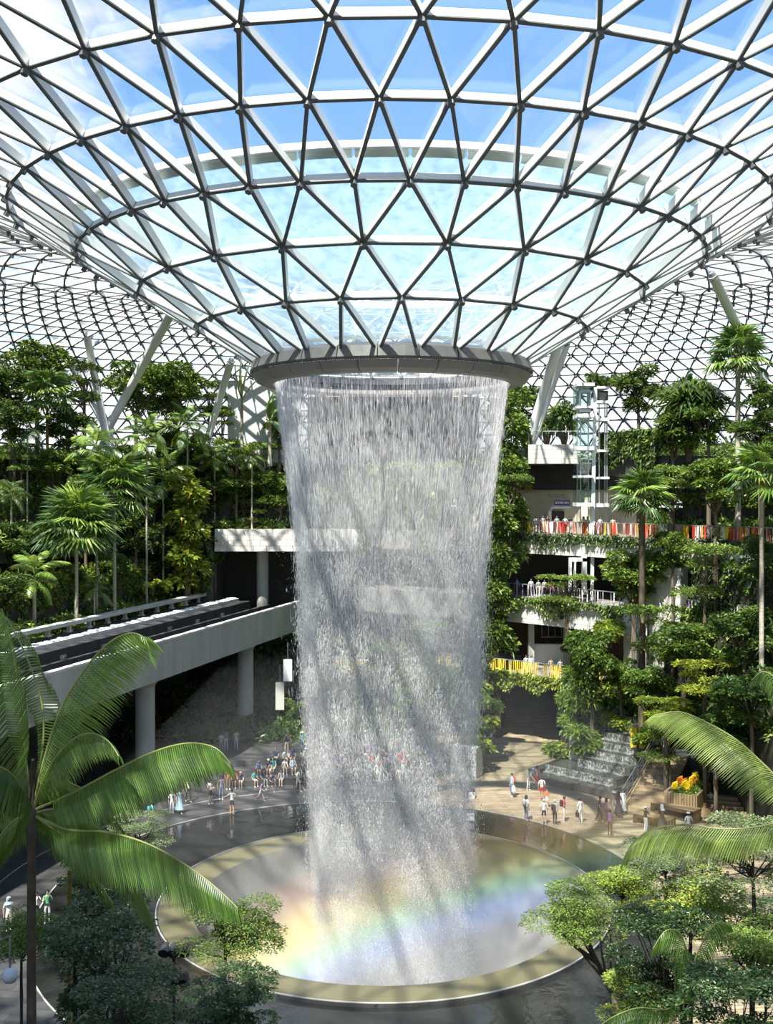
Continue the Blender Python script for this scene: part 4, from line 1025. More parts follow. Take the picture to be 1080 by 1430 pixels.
make_kind('croton', 7, 3.0, 1.2, 0.6, 2600, (0.25, 0.5), (0.12, 0.2), (('leaf_yellow', .45), ('leaf_light', .35), ('leaf_mid', .2)), blobs=[(0.4 * math.sin(i * 2.3), 0.4 * math.cos(i * 2.3), 0.6 + i * 0.6, 0.8, 0.8, 0.6) for i in range(9)])
make_kind('bush', 8, 0.9, 1.2, 0.3, 1300, (0.2, 0.4), (0.1, 0.2), (('leaf_mid', .7), ('leaf_light', .3)), nb=7, flat=0.35, tr=0.05)
make_kind('bush_bright', 9, 0.9, 1.2, 0.3, 1300, (0.3, 0.55), (0.12, 0.24), (('leaf_light', .6), ('leaf_yellow', .2), ('leaf_mid', .2)), nb=7, flat=0.35, tr=0.05)
make_kind('bamboo', 10, 3.2, 1.4, 2.0, 3000, (0.35, 0.6), (0.05, 0.09), (('leaf_light', .6), ('leaf_mid', .4)), nb=14, flat=1.6, tr=0.07, tilt=0.9)
make_kind('fine', 11, 5.0, 3.0, 3.4, 9500, (0.11, 0.2), (0.06, 0.10), (('leaf_mid', .55), ('leaf_light', .3), ('leaf_dark', .15)), layers=4, flat=0.32, nb=26, tr=0.1, bark='dark_bark')
make_kind('fine_b', 12, 5.0, 3.0, 3.2, 9500, (0.12, 0.22), (0.07, 0.12), (('leaf_mid', .45), ('leaf_light', .4), ('leaf_yellow', .15)), layers=5, flat=0.45, nb=24, tr=0.1, bark='dark_bark')
make_kind('fine_grey', 13, 5.0, 3.0, 3.2, 9000, (0.12, 0.24), (0.07, 0.13), (('leaf_grey', .7), ('leaf_mid', .3)), layers=4, flat=0.5, nb=22, tr=0.1, bark='dark_bark')
make_kind('fine_dark', 14, 5.0, 3.0, 3.0, 9000, (0.14, 0.28), (0.08, 0.15), (('leaf_dark', .85), ('leaf_grey', .15)), layers=5, flat=0.6, nb=24, tr=0.1, bark='dark_bark')
# ---- fan palms: every fan a part
def fan_mesh(name, mat, seed, n=18, R=1.0):
    g = random.Random(seed); mb = MB()
    mb.tube([(0, 0, 0), (0.5, 0, 0.10), (0.95, 0, 0.08)], [0.03, 0.022, 0.018], 4, 1)
    for i in range(n):
        a0 = math.radians(-125 + 250 * i / n); a1 = math.radians(-125 + 250 * (i + 1) / n); am = (a0 + a1) / 2
        r = R * g.uniform(0.85, 1.05); o = Vector((0.95, 0, 0.08))
        def pt(a, rr, dz): return o + Vector((rr * math.cos(a), rr * math.sin(a), dz))
        sag = g.uniform(0.25, 0.5)
        mb.add([o, pt(a0, r * 0.55, 0.0), pt(am, r * 0.55, 0.07), pt(a1, r * 0.55, 0.0), pt(am + g.uniform(-.03, .03), r * 1.15, -r * sag)], [(0, 1, 2), (0, 2, 3), (1, 4, 2), (2, 4, 3)])
    return mb.mesh(name, [mat, M['petiole']])
FANS = [fan_mesh('fan_leaf', M['palm'], 1), fan_mesh('fan_leaf', M['palm'], 2), fan_mesh('fan_leaf', M['palm_light'], 3)]
def frond_mesh(name, mat, L=2.4, n=26, lw=0.075, ll=0.75, arch=0.9, seed=0):
    'arching feather frond along +x with hanging leaflets'
    g = random.Random(seed); mb = MB(); pts = []
    for i in range(9):
        t = i / 8; pts.append(Vector((L * (t - 0.18 * t * t * arch), 0, L * (0.34 * t - 0.72 * t * t * arch))))
    mb.tube(pts, [0.03 * (1 - 0.8 * i / 8) for i in range(9)], 4, 1)
    for i in range(n):
        t = 0.14 + 0.86 * i / n; k = min(int(t * 8), 7); p = pts[k].lerp(pts[k + 1], t * 8 - k); tg = (pts[k + 1] - pts[k]).normalized()
        l = ll * math.sin(PI * min(0.97, 0.18 + 0.8 * t)) ** 0.7
        for s in (-1, 1):
            d = (Vector((0, s, 0)) * 0.85 + tg * 0.6 + Vector((0, 0, -0.35 + g.uniform(-.15, .1)))).normalized()
            m = p + d * l * 0.5 + Vector((0, 0, 0.03)); e = p + d * l + Vector((0, 0, -l * 0.3)); w = tg * lw
            mb.add([p - w * 0.3, p + w * 0.3, m + w * 0.5, m - w * 0.5, e], [(0, 1, 2), (0, 2, 3), (3, 2, 4)])
    return mb.mesh(name, [mat, M['petiole']])
FRONDS = [frond_mesh('frond', M['palm'], seed=1), frond_mesh('frond', M['palm'], arch=1.2, seed=2), frond_mesh('frond', M['palm_light'], seed=3)]
def trunk_mesh(h, r, mat, lean=0.0, flare=1.3):
    mb = MB(); mb.tube([(0, 0, -0.3), (0.0, 0, h * 0.15), (lean * 0.4, 0, h * 0.5), (lean, 0, h)], [r * flare, r, r * 0.9, r * 0.8], 8)
    return mb.mesh('trunk', [mat], True)
inner = [(19.5, 27.5), (21.5, 23), (22.5, 18), (23, 12), (24, 5), (25, -5)]; outer = [(21.3, 30.0), (24.2, 25.6), (27.0, 20.5), (30.6, 12.7), (33.6, 4), (35.6, -5)]
def foot(p, px):
    'level of the ground the plant stands on'
    if px < 420 and p.z > 5:
        v = p - BO; off = v.x * BN.x + v.y * BN.y; z = 8.3
        for o, t in zip(offs, tops):
            if off >= o: z = t
        if p.y >= 51.5: z = max(z if off >= 17 else 17.2, tops[min(4, 2 + int((p.y - 51.5) / 2.6))])
        return z - 0.3
    if px >= 860:
        if p.x < 17.5 or p.y < -6: return p.z
        a = np.array(inner); b = np.array(outer); qq = np.array([p.x, p.y])
        def dist(path):
            r = 1e9
            for u, v in zip(path, path[1:]):
                w = v - u; t = min(1, max(0, np.dot(qq - u, w) / np.dot(w, w))); r = min(r, np.linalg.norm(qq - u - t * w))
            return r
        d0, d1 = dist(a), dist(b); wid = 3.4 if p.y > 20 else 7.5
        if d0 > wid and d0 > d1: return 17.4
        if d1 > wid and d1 > d0: return 0.0 if p.y < 18 else 2.4
        return 3.0 + 12.5 * min(4, int(4 * d0 / (d0 + d1)) + 1) / 4 - 0.2
    return p.z
def palm(name, label, cat, px, py, d, rpx, base_py, kind, seed, nleaf, light=0.25, r=0.16, bark='pale_bark', group=None, spread=(-0.5, 1.35)):
    c = P(px, py, d); base = P(px, base_py, d); g = random.Random(seed); base.z = min(foot(base, px), c.z - 1.2)
    o = thing(name, label, cat, base, 0, group); h = c.z - base.z; s = rpx / F * d
    put('trunk', trunk_mesh(h, r, M[bark]), o)
    src = FANS if kind == 'fan' else FRONDS; unit_len = 2.0 if kind == 'fan' else 2.3
    for i in range(nleaf):
        az = i * 2.39996 + g.uniform(-.2, .2); u = (i + 0.5) / nleaf
        el = spread[0] + (spread[1] - spread[0]) * u + g.uniform(-.12, .12)
        me = src[2] if g.random() < light else src[g.randrange(2)]
        k = s / unit_len * g.uniform(0.82, 1.08) * (0.8 if u > 0.8 else 1.0)
        put(('fan_leaf' if kind == 'fan' else 'frond'), me, o, (0, 0, h - 0.25 + 0.35 * u * s), (g.uniform(-.25, .25), -el, az), k)
    if kind == 'fan':
        mb = MB(); mb.tube([(0, 0, h - 0.7), (0, 0, h - 0.2), (0, 0, h + 0.3)], [r * 1.1, r * 2.0, r * 1.2], 7); mb.obj('crown_shaft', [M['dry']], o)
    return o
mb = MB(); mb.tube([(0, 0, 0), (0, 0, 1)], [0.2, 0.16], 7); STEM = mb.mesh('stem', [M['bark']])
def tree(kind, label, px, py, d, rpx, base_py, name='tree', cat='tree', group=None, rz=None, squash=1.0, r=None):
    'crown middle at the pixel, radius in pixels, foot at base_py'
    c = P(px, py, d); base = P(px, base_py, d); tm, fm, kr = KIND[kind]; s = rpx / F * d / kr; base.z = min(foot(base, px), c.z - 0.5) if cat == 'tree' else base.z
    o = thing(name, label, cat, base, (px * 7.3 + py) % 6.28 if rz is None else rz, group)
    hk = {'column': 5.0, 'croton': 3.0, 'bush': 0.9, 'bush_bright': 0.9, 'bamboo': 3.2, 'dense': 4.5, 'dense_b': 4.5, 'golden': 4.5}.get(kind, 5.0)
    zt = c.z - base.z
    put('foliage', fm, o, (0, 0, zt - hk * s * squash), (0, 0, 0), (s, s, s * squash))['kind'] = 'stuff'
    k = max(0.2, zt / hk)
    z0 = zt - hk * s * squash
    put('trunk', tm, o, (0, 0, z0), (0, 0, 0), (s, s, s * squash))
    if z0 > 0.1: put('stem', STEM, o, (0, 0, 0), (0, 0, 0), (s, s, z0 + 0.2))
    return o
# ---- left terraces
palm('fan_palm', 'largest fan palm on the left terraces, wide round crown low above the track', 'palm', 107, 745, 86, 68, 852, 'fan', 1, 50, 0.45)
palm('fan_palm', 'fan palm just behind and above the largest one on the left terraces', 'palm', 160, 690, 90, 62, 800, 'fan', 2, 44, 0.4)
palm('fan_palm', 'fan palm high at the upper left with the slanted columns behind it', 'palm', 66, 556, 95, 48, 690, 'fan', 3, 30, 0.2, bark='dry')
palm('feather_palm', 'low feather palm beside the track at far left with sunlit fronds', 'palm', 48, 808, 82, 52, 862, 'feather', 4, 13, 0.6)
palm('feather_palm', 'small thin feather palm between the big fan palm and the track', 'palm', 132, 822, 87, 34, 862, 'feather', 5, 9, 0.2, r=0.09)
palm('feather_palm', 'feather palm on a tall thin stem above the yellow croton', 'palm', 228, 672, 102.5, 54, 840, 'feather', 6, 14, 0.55, r=0.1)
palm('feather_palm', 'broad feather palm in the shade above the second fan palm', 'palm', 135, 632, 90.5, 54, 740, 'feather', 7, 15, 0.5, r=0.12)
palm('feather_palm', 'feather palm with pale drooping fronds left of the slanted column foot', 'palm', 205, 612, 98, 48, 740, 'feather', 8, 13, 0.6, r=0.1)
palm('feather_palm', 'feather palm under the layered trees left of the white park wall', 'palm', 262, 600, 103.5, 46, 690, 'feather', 9, 13, 0.6, r=0.1)
palm('feather_palm', 'slim feather palm with a bare pale stem near the left edge', 'palm', 38, 602, 92, 36, 790, 'feather', 10, 12, 0.1, r=0.09)
palm('feather_palm', 'small feather palm in deep shade at the left edge', 'palm', 16, 690, 88, 34, 790, 'feather', 11, 10, 0.2, r=0.1)
palm('feather_palm', 'short feather palm on the terrace above the train tunnel', 'palm', 352, 640, 106.5, 30, 700, 'feather', 12, 11, 0.5, r=0.09)
palm('feather_palm', 'feather palm left of the traveller palm with a thin stem', 'palm', 300, 640, 107.4, 38, 720, 'feather', 13, 11, 0.5, r=0.09)
tree('croton', 'tall yellow-green croton column beside the train tunnel', 262, 745, 102.6, 29, 835, 'croton', 'shrub', squash=1.2)
tree('bush_bright', 'round sunlit bush just above the track, left of the croton', 212, 826, 100.5, 27, 846, 'shrub', 'shrub')
for i, (k, px, py, d, r, b, lab) in enumerate((
    ('dense_b', 52, 520, 99, 46, 640, 'loose leafy tree at the far left against the roof'), ('layered_b', 118, 535, 100, 44, 640, 'layered tree in front of the thin upright column'),
    ('dense', 14, 545, 95, 40, 660, 'dark dense tree cut by the left edge'), ('dense_b', 190, 548, 105, 46, 640, 'leafy tree around the foot of the big slanted column'),
    ('dense_b', 246, 555, 108, 52, 640, 'widest bright leafy tree left of the white park wall'), ('layered_b', 292, 556, 112, 34, 630, 'open layered tree beside the white park wall'),
    ('dense', 96, 600, 97, 36, 680, 'dark tree below the upper left fan palm'), ('layered_b', 30, 640, 92, 30, 740, 'shaded tree on the second terrace at the left edge'),
    ('dense', 190, 740, 100, 34, 800, 'dark leafy tree between the fan palms and the croton'), ('dense', 300, 760, 107, 36, 815, 'dark glossy tree leaning over the tunnel jamb'),
    ('dense', 296, 690, 108, 34, 760, 'dark tree above the croton column'), ('dense_b', 390, 600, 110, 30, 660, 'green tree right beside the falling water at upper left'),
    ('dense_b', 340, 690, 109, 30, 735, 'bushy tree over the stone band of the tunnel'), ('dense_b', 392, 690, 108, 30, 735, 'bright bushy tree over the tunnel next to the water'),
    ('dense', 60, 770, 90, 36, 830, 'dark tree behind the low sunlit feather palm'), ('dense', 10, 830, 80, 30, 866, 'dark tree at the left edge level with the track'))):
    tree(k, lab, px, py, d, r, b, 'tree', 'tree')
def paddle_mesh(mat, L, W, bend, seed):
    'banana-like blade with a midrib, torn at the edge'
    g = random.Random(seed); mb = MB(); n = 14; c = []
    for i in range(n + 1):
        t = i / n; c.append(Vector((bend * L * t * t, 0, L * (t - 0.25 * bend * t * t))))
    for i in range(n):
        t = (i + 0.5) / n
        w0, w1 = [W * max(0.0, math.sin(PI * min(1, 0.06 + 0.94 * x))) ** 0.6 for x in (i / n, (i + 1) / n)]
        for s in (-1, 1):
            gap = 0.10 if g.random() < 0.3 else 0.0
            mb.add([c[i], c[i + 1], c[i + 1] + Vector((-0.1 * w1, s * w1, -0.1 * w1)), c[i] + (c[i + 1] - c[i]) * gap + Vector((-0.1 * w0, s * w0, -0.1 * w0))], [(0, 1, 2, 3)])
    mb.tube(c, [0.05 * (1 - 0.8 * i / n) for i in range(n + 1)], 4, 1)
    return mb.mesh('leaf_blade', [mat, M['petiole']])
def paddle_plant(name, label, px, base_py, d, specs, stem_h, mats=('palm', 'palm_light')):
    b = P(px, base_py, d); o = thing(name, label, 'palm', b)
    put('stem', trunk_mesh(stem_h, 0.2, M['pale_bark']), o)
    for i, (ry, rz, L, W, bend, m, z) in enumerate(specs):
        q = put('leaf_blade', paddle_mesh(M[mats[m]], L, W, bend, i), o, (0, 0, z), (0, math.radians(ry), math.radians(rz)))
        mb = MB(); dirv = q.rotation_euler.to_matrix() @ Vector((0, 0, 1))
        mb.tube([(0, 0, stem_h * 0.8), Vector((0, 0, z)) + dirv * 0.05], [0.1, 0.06], 5); mb.obj('petiole', [M['petiole']], o)
paddle_plant('traveller_palm', 'traveller palm with tall upright paddle leaves left of the ring', 338, 646, 108, [(-16, 0, 4.2, .75, .1, 1, 6.4), (-4, 20, 4.4, .7, .05, 0, 6.7), (8, 0, 4.2, .7, .1, 0, 6.6), (22, 0, 3.6, .6, .3, 0, 6.2)], 5.6)
paddle_plant('banana_plant', 'banana plant with broad hanging leaves under the left side of the ring', 377, 647, 106, [(35, 20, 3.4, .75, .9, 0, 4.2), (-35, 0, 3.2, .75, 1.0, 0, 4.4), (10, 70, 3.4, .7, .5, 0, 4.6), (60, -60, 3.0, .6, 1.0, 0, 4.0)], 4.0)
for i, (k, px, py, d, r, b, lab) in enumerate((
    ('layered', 330, 655, 108, 36, 0, 'layered tree on the terrace just above the tunnel trees'), ('dense_b', 215, 690, 106, 34, 0, 'leafy tree behind the stem of the tall feather palm'), ('layered_b', 175, 650, 105, 40, 0, 'broad shaded tree right of the second fan palm'),
    ('dense', 20, 590, 92, 34, 0, 'dark tree under the far left crown by the left edge'), ('dense_b', 75, 660, 94, 34, 0, 'leafy tree above the largest fan palm'), ('layered', 370, 645, 109, 34, 0, 'light layered tree next to the falling water, mid height'),
    ('dense_b', 268, 640, 109, 36, 0, 'round tree under the layered trees left of the park wall'), ('dense', 225, 785, 103.5, 26, 0, 'dark shrub tree left of the croton, low above the track'), ('dense_b', 160, 800, 96, 30, 0, 'low leafy tree between the big fan palm and the bright bush'),
    ('dense', 15, 760, 86, 34, 0, 'dark tree at the left edge above the low feather palm'), ('layered', 310, 600, 112, 34, 0, 'light tree in front of the white park wall'), ('dense_b', 120, 690, 93, 30, 0, 'leafy tree just behind the two big fan palms'),
    ('dense_b', 228, 620, 107, 30, 0, 'tree with drooping crown beside the pale feather palm'), ('layered_b', 352, 715, 107.5, 26, 0, 'small tree hanging over the pale stone band'))):
    tree(k, lab, px, py, d, r, py + 60, 'tree', 'tree')
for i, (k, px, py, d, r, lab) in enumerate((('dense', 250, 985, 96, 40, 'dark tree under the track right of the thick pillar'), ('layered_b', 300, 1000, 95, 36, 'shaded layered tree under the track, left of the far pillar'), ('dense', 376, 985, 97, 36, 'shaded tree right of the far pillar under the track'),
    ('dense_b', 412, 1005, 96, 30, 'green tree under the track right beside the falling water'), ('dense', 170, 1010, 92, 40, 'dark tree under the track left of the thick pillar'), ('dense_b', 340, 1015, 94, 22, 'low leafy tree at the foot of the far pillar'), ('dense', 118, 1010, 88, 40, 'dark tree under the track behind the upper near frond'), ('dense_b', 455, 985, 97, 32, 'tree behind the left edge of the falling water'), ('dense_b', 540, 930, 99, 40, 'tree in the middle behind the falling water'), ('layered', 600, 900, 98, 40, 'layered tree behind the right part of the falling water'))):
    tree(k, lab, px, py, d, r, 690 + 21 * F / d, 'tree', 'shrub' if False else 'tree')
# ---- right side
palm('fan_palm', 'tallest fan palm at the upper right on a long pale trunk', 'palm', 1031, 500, 80, 52, 655, 'fan', 21, 34, 0.25, r=0.22)
palm('fan_palm', 'fan palm on a dark trunk standing in front of the red railing', 'palm', 897, 698, 80, 50, 815, 'fan', 22, 34, 0.3, bark='bark', r=0.28)
palm('fan_palm', 'fan palm with yellow-green fans on a long pale trunk at the right edge', 'palm', 1064, 668, 68, 58, 880, 'fan', 23, 30, 0.6, r=0.17)
def strap_plant(name, label, px, py, d, rpx, base_py, seed, mat='palm', n=420):
    c, b = P(px, py, d), P(px, base_py, d); o = thing(name, label, 'palm', b); s = rpx / F * d; h = c.z - b.z; g = np.random.default_rng(seed)
    heads = [(0, 0, h)] + [(s * 0.5 * math.cos(a), s * 0.5 * math.sin(a), h - s * 0.25) for a in (0.5, 2.4, 4.2, 5.6)]
    mb = MB()
    for hd in heads: mb.tube([(0, 0, -0.2), (hd[0] * 0.5, hd[1] * 0.5, h * 0.45), hd], [0.16, 0.12, 0.09], 6)
    mb.obj('trunk', [M['bark']], o)
    vs, fs, bb = [], [], 0
    for hd in heads:
        q = unit(g.normal(0, 1, (n // 5, 3)) + np.array([0, 0, 0.55])); L = s * g.uniform(0.6, 0.95, len(q))[:, None]; side = unit(np.cross(q, np.array([0.1, 0.2, 1.0])))
        p0 = np.array(hd) + q * 0.05; p1 = p0 + q * L * 0.6; p2 = p0 + q * L * np.array([1.1, 1.1, 0.9]) - np.array([0, 0, 1.0]) * L * 0.4; w = 0.045 * s
        v = np.stack([p0 - side * w * .6, p0 + side * w * .6, p1 + side * w, p1 - side * w, p2], 1)
        f = np.array([(0, 1, 2), (0, 2, 3), (3, 2, 4)])[None] + 5 * np.arange(len(q))[:, None, None]
        vs.append(v.reshape(-1, 3)); fs.append(f.reshape(-1, 3) + bb); bb += 5 * len(q)
    props(put('strap_leaf', np_mesh('strap_leaf', np.concatenate(vs), np.concatenate(fs), [M[mat]]), o), kind='stuff')
    return o
strap_plant('screw_pine', 'large screw pine with arching strap leaves left of the tallest fan palm', 962, 548, 84, 46, 640, 1, n=700)
strap_plant('screw_pine', 'screw pine on the top corner balcony right of the bright column', 788, 575, 99, 30, 622, 2)
strap_plant('screw_pine', 'smaller spiky screw pine between the corner balcony and the lift', 764, 590, 101, 20, 622, 3)
for i, (k, px, py, d, r, b, lab, sq) in enumerate((
    ('dense', 892, 545, 93, 38, 610, 'dark round tree behind the hanging vines, right of the lift', 1), ('dense', 832, 540, 98, 22, 610, 'small dark tree behind the lift top', 1), ('dense', 722, 560, 104, 32, 620, 'dark tree below the right side of the ring', 1),
    ('dense', 1066, 560, 78, 34, 660, 'dark tree cut by the right edge beside the tallest fan palm', 1), ('dense', 990, 590, 82, 40, 700, 'dark leafy tree between the screw pine and the tallest palm', 1),
    ('dense_b', 940, 610, 84, 38, 720, 'green tree below the screw pine', 1), ('dense_b', 1000, 680, 78, 44, 770, 'bushy tree above the right part of the red railing', 1), ('dense', 1062, 610, 74, 40, 720, 'shaded tree at the right edge above the yellow-green fan palm', 1),
    ('dense_b', 935, 680, 82, 34, 760, 'light tree right of the palm on the dark trunk', 1),
    ('column', 712, 665, 97, 32, 770, 'tall green column of leaves right of the falling water, upper part', 1.3), ('column', 692, 800, 93, 30, 905, 'tall green column of leaves right of the falling water, middle part', 1.3), ('layered', 712, 690, 94, 34, 800, 'feathery layered tree left of the red railing', 1),
    ('dense_b', 668, 1000, 83, 34, 1060, 'leafy tree right beside the falling water, left of the brown passage', 1), ('dense', 655, 930, 86, 30, 1010, 'dark tree beside the falling water level with the yellow railing', 1),
    ('dense_b', 885, 812, 82, 48, 930, 'large round leafy tree under the palm on the dark trunk', 1), ('layered', 792, 792 + 30, 90, 40, 905, 'thin stemmed layered tree in front of the middle storey', 0.6),
    ('dense_b', 828, 935, 79, 42, 1045, 'dark green conical tree in front of the yellow railing', 1.4), ('bamboo', 806, 995, 80, 32, 1050, 'bamboo clump left of the cascade', 1.2), ('layered', 905, 880, 78, 44, 980, 'airy tree in front of the stone facade at right', 1),
    ('layered', 985, 800, 76, 46, 900, 'leafy tree below the red railing at the right', 1.1), ('dense_b', 955, 905, 74, 46, 1000, 'full green tree above the big right frond', 0.8), ('dense', 1040, 890, 70, 48, 1000, 'dark tree below the yellow-green fan palm', 1),
    ('golden', 985, 945, 70, 46, 1050, 'yellow-leaved layered tree above the big right frond', 0.8), ('golden', 930, 985, 71, 40, 1060, 'lower yellow-leaved tree with two thin golden stems', 0.5), ('dense', 1050, 975, 66, 46, 1060, 'dark tree at the right edge above the frond', 1),
    ('dense_b', 905, 965, 76, 36, 1035, 'green tree right of the upper cascade', 1), ('layered', 935, 1040, 71.5, 40, 1085, 'small broad tree growing out of the flower planter', 0.7), ('dense_b', 868, 945, 80, 28, 1000, 'bush tree over the top of the cascade', 1),
    ('dense', 1000, 1030, 68, 44, 1090, 'dark undergrowth tree behind the couple on the seat', 0.9), ('dense', 1060, 780, 72, 36, 870, 'dark tree behind the long pale trunk at the right edge', 1), ('dense_b', 940, 770, 80, 30, 850, 'leafy tree hiding the right end of the violet railing', 1))):
    tree(k, lab, px, py, d, r, b, 'tree', 'tree', squash=sq)
tree('bush', 'round clipped dark bush beside the white counter', 796, 905, 93, 12, 922, 'shrub', 'shrub')
for px, py, d, r, lab in ((782, 1052, 81, 26, 'bright yellow-green fern bush left of the pale planter block'), (822, 1040, 79.6, 24, 'light leafy bush on top of the pale planter block'), (905, 1030, 76, 20, 'light bush behind the yellow banner stands'), (665, 1040, 80, 26, 'bright bush in the stone planter beside the falling water'),
                          (662, 962, 85, 26, 'large bright bush against the wall left of the brown passage'), (692, 945, 87, 20, 'smaller bright bush under the left end of the yellow railing'), (676, 1012, 82, 22, 'bright leafy bush lowest on the wall left of the brown passage'), (860, 1010, 80.5, 22, 'bright bush beside the middle of the cascade'), (850, 880, 84, 24, 'yellow-leaved bush under the dark trunk palm'), (1010, 1060, 68, 26, 'dark leafy bush right of the flower planter')):
    tree('bush_bright', lab, px, py, d, r, py + 14, 'shrub', 'shrub')
# right planted slope
mb = MB(); ST = 4
for i in range(5):
    for k in range(ST):
        def lp(j, u): return (inner[j][0] + (outer[j][0] - inner[j][0]) * u, inner[j][1] + (outer[j][1] - inner[j][1]) * u)
        u0, u1 = k / ST, (k + 1) / ST; z0, z1 = 3.0 + 12.5 * k / ST, 3.0 + 12.5 * (k + 1) / ST
        a, b, c, d_ = lp(i, u0), lp(i + 1, u0), lp(i + 1, u1), lp(i, u1)
        zz = 0.0 if k == 0 else z0
        mb.add([(*a, zz), (*b, zz), (*b, z1), (*a, z1), (*c, z1), (*d_, z1)], [(0, 1, 2, 3), (3, 2, 4, 5)])
props(mb.obj('planted_slope', [M['soil']]), 'stepped planted slope on the right', None, None, 'structure')
# ---- undergrowth, hanging vines and ivy: nobody could count them
def along(path, n, g, jit=0.0):
    p = np.array(path, float); seg = np.hypot(*(p[1:] - p[:-1]).T); cum = np.concatenate([[0], np.cumsum(seg)])
    s = g.random(n) * cum[-1]; i = np.clip(np.searchsorted(cum, s) - 1, 0, len(seg) - 1); f = ((s - cum[i]) / seg[i])[:, None]
    q = p[i] * (1 - f) + p[i + 1] * f; t = (p[i + 1] - p[i]) / seg[i][:, None]; nrm = np.stack([-t[:, 1], t[:, 0]], 1)
    return q + nrm * (g.random(n)[:, None] * jit), nrm
def undergrowth(name, label, path, z, width, nm, seed, size=(0.5, 1.1), per=60, ln=(0.25, 0.5), mats=('leaf_dark', 'leaf_mid', 'leaf_mid', 'leaf_light')):
    g = np.random.default_rng(seed); q, nr = along(path, nm, g, width); parts = []
    pick = g.integers(0, len(mats), nm)
    for j, m in enumerate(mats):
        qq = q[pick == j]
        if not len(qq): continue
        k = len(qq); rad = g.uniform(size[0], size[1], k); u = unit(g.normal(0, 1, (k, per, 3)) + np.array([0, 0, 0.5])); u[..., 2] = np.abs(u[..., 2])
        zc = np.full(k, z) if np.isscalar(z) else z(qq)
        c = np.concatenate([qq, zc[:, None]], 1)[:, None] + u * rad[:, None, None] * (0.5 + 0.5 * g.random((k, per, 1)))
        d = u + g.normal(0, 0.5, u.shape); n = k * per
        v, f = leaves(c.reshape(-1, 3), d.reshape(-1, 3), g.uniform(*ln, n), g.uniform(ln[0] * .35, ln[1] * .5, n), g); parts.append((v, f, M[m]))
    return props(put(name, leaf_mesh(name, parts)), label, None, None, 'stuff')
def hanging(name, label, path, z, drop, n, seed, mats, ln=(0.2, 0.4), off=(-0.35, -0.1), power=1.6):
    g = np.random.default_rng(seed); parts = []
    for j, m in enumerate(mats):
        k = n // len(mats); q, nr = along(path, k, g); wave = 0.55 + 0.45 * np.sin(q[:, 0] * 3.1 + q[:, 1] * 2.3 + seed) * np.sin(q[:, 0] * 1.3 + 2)
        dz = drop * g.random(k) ** power * wave - 0.2 * g.random(k)
        c = np.concatenate([q + nr * g.uniform(off[0], off[1], (k, 1)), (z - dz)[:, None]], 1)
        d = np.concatenate([-nr * 0.6, np.full((k, 1), -0.5)], 1) + g.normal(0, 0.5, (k, 3))
        v, f = leaves(c, d, g.uniform(*ln, k), g.uniform(ln[0] * .45, ln[1] * .6, k), g); parts.append((v, f, M[m]))
    return props(put(name, leaf_mesh(name, parts)), label, None, None, 'stuff')
for k, (path, zt) in enumerate(TIER):
    undergrowth('undergrowth', 'mixed shrubs covering step %d of the left terraces' % (k + 1), path, zt, 3.0, 420, 30 + k, (0.5, 1.5), 60, (0.28, 0.6), mats=('leaf_mid', 'leaf_mid', 'leaf_light', 'leaf_light', 'leaf_dark') if k > 1 else ('leaf_dark', 'leaf_mid', 'leaf_mid', 'leaf_light'))
    hanging('ivy', 'leaves hanging over the wall of step %d of the left terraces' % (k + 1), path, zt, 3.4 if k != 2 else 1.2, 8200, 40 + k, ('leaf_dark', 'leaf_mid', 'leaf_mid', 'leaf_light'), (0.25, 0.5))
def slope_z(q):
    a = np.array(inner); b = np.array(outer); best = np.zeros(len(q))
    for i in range(len(q)):
        d0 = np.min(np.hypot(*(a - q[i]).T)); d1 = np.min(np.hypot(*(b - q[i]).T)); best[i] = 3 + 12.5 * math.floor(4 * d0 / (d0 + d1) + 0.5) / 4
    return best
for k in range(4):
    u = (k + 0.3) / 4; pth = [(a[0] + (b[0] - a[0]) * u, a[1] + (b[1] - a[1]) * u) for a, b in zip(inner, outer)]
    undergrowth('undergrowth', 'shrubs covering step %d of the planted slope on the right' % (k + 1), pth, 3.0 + 12.5 * (k + 1) / 4 - 0.2, 1.2, 110, 60 + k, mats=('leaf_dark', 'leaf_mid', 'leaf_mid', 'leaf_light'))
    hanging('ivy', 'leaves hanging over step %d of the planted slope on the right' % (k + 1), pth, 3.0 + 12.5 * (k + 1) / 4, 3.4, 2600, 70 + k, ('leaf_dark', 'leaf_mid', 'leaf_light'), (0.25, 0.5))
hanging('hanging_vines', 'leafy vines hanging from the red railing', PATH_C[8:], 17.4, 1.6, 5200, 81, ('leaf_mid', 'leaf_grey', 'leaf_dark'), (0.2, 0.42))
hanging('hanging_vines', 'leafy vines hanging from the violet railing', PATH_B[8:], 11.8, 1.7, 6500, 82, ('leaf_mid', 'leaf_grey', 'leaf_light'), (0.2, 0.42))
hanging('hanging_vines', 'yellow-green vines hanging from the yellow railing', PATH_A, 5.7, 1.9, 6500, 83, ('leaf_light', 'leaf_yellow', 'leaf_mid'), (0.2, 0.42))
hanging('hanging_vines', 'long vines hanging over the dark planter beam right of the lift', D2, 26.2, 3.6, 3600, 84, ('leaf_mid', 'leaf_grey', 'leaf_light', 'leaf_dark'), (0.25, 0.5))
undergrowth('undergrowth', 'shrubs on the dark planter beam right of the lift', D2, 25.2, 3.0, 60, 85)
undergrowth('undergrowth', 'shrubs on the planted ledge behind the falling water', yp, 3.9, 2.2, 60, 86, mats=('leaf_mid', 'leaf_light', 'leaf_yellow'))
hanging('ivy', 'leaves covering the wall under the ledge behind the falling water', yp, 4.0, 3.5, 3000, 87, ('leaf_mid', 'leaf_light', 'leaf_dark'), (0.3, 0.6), power=1.0)
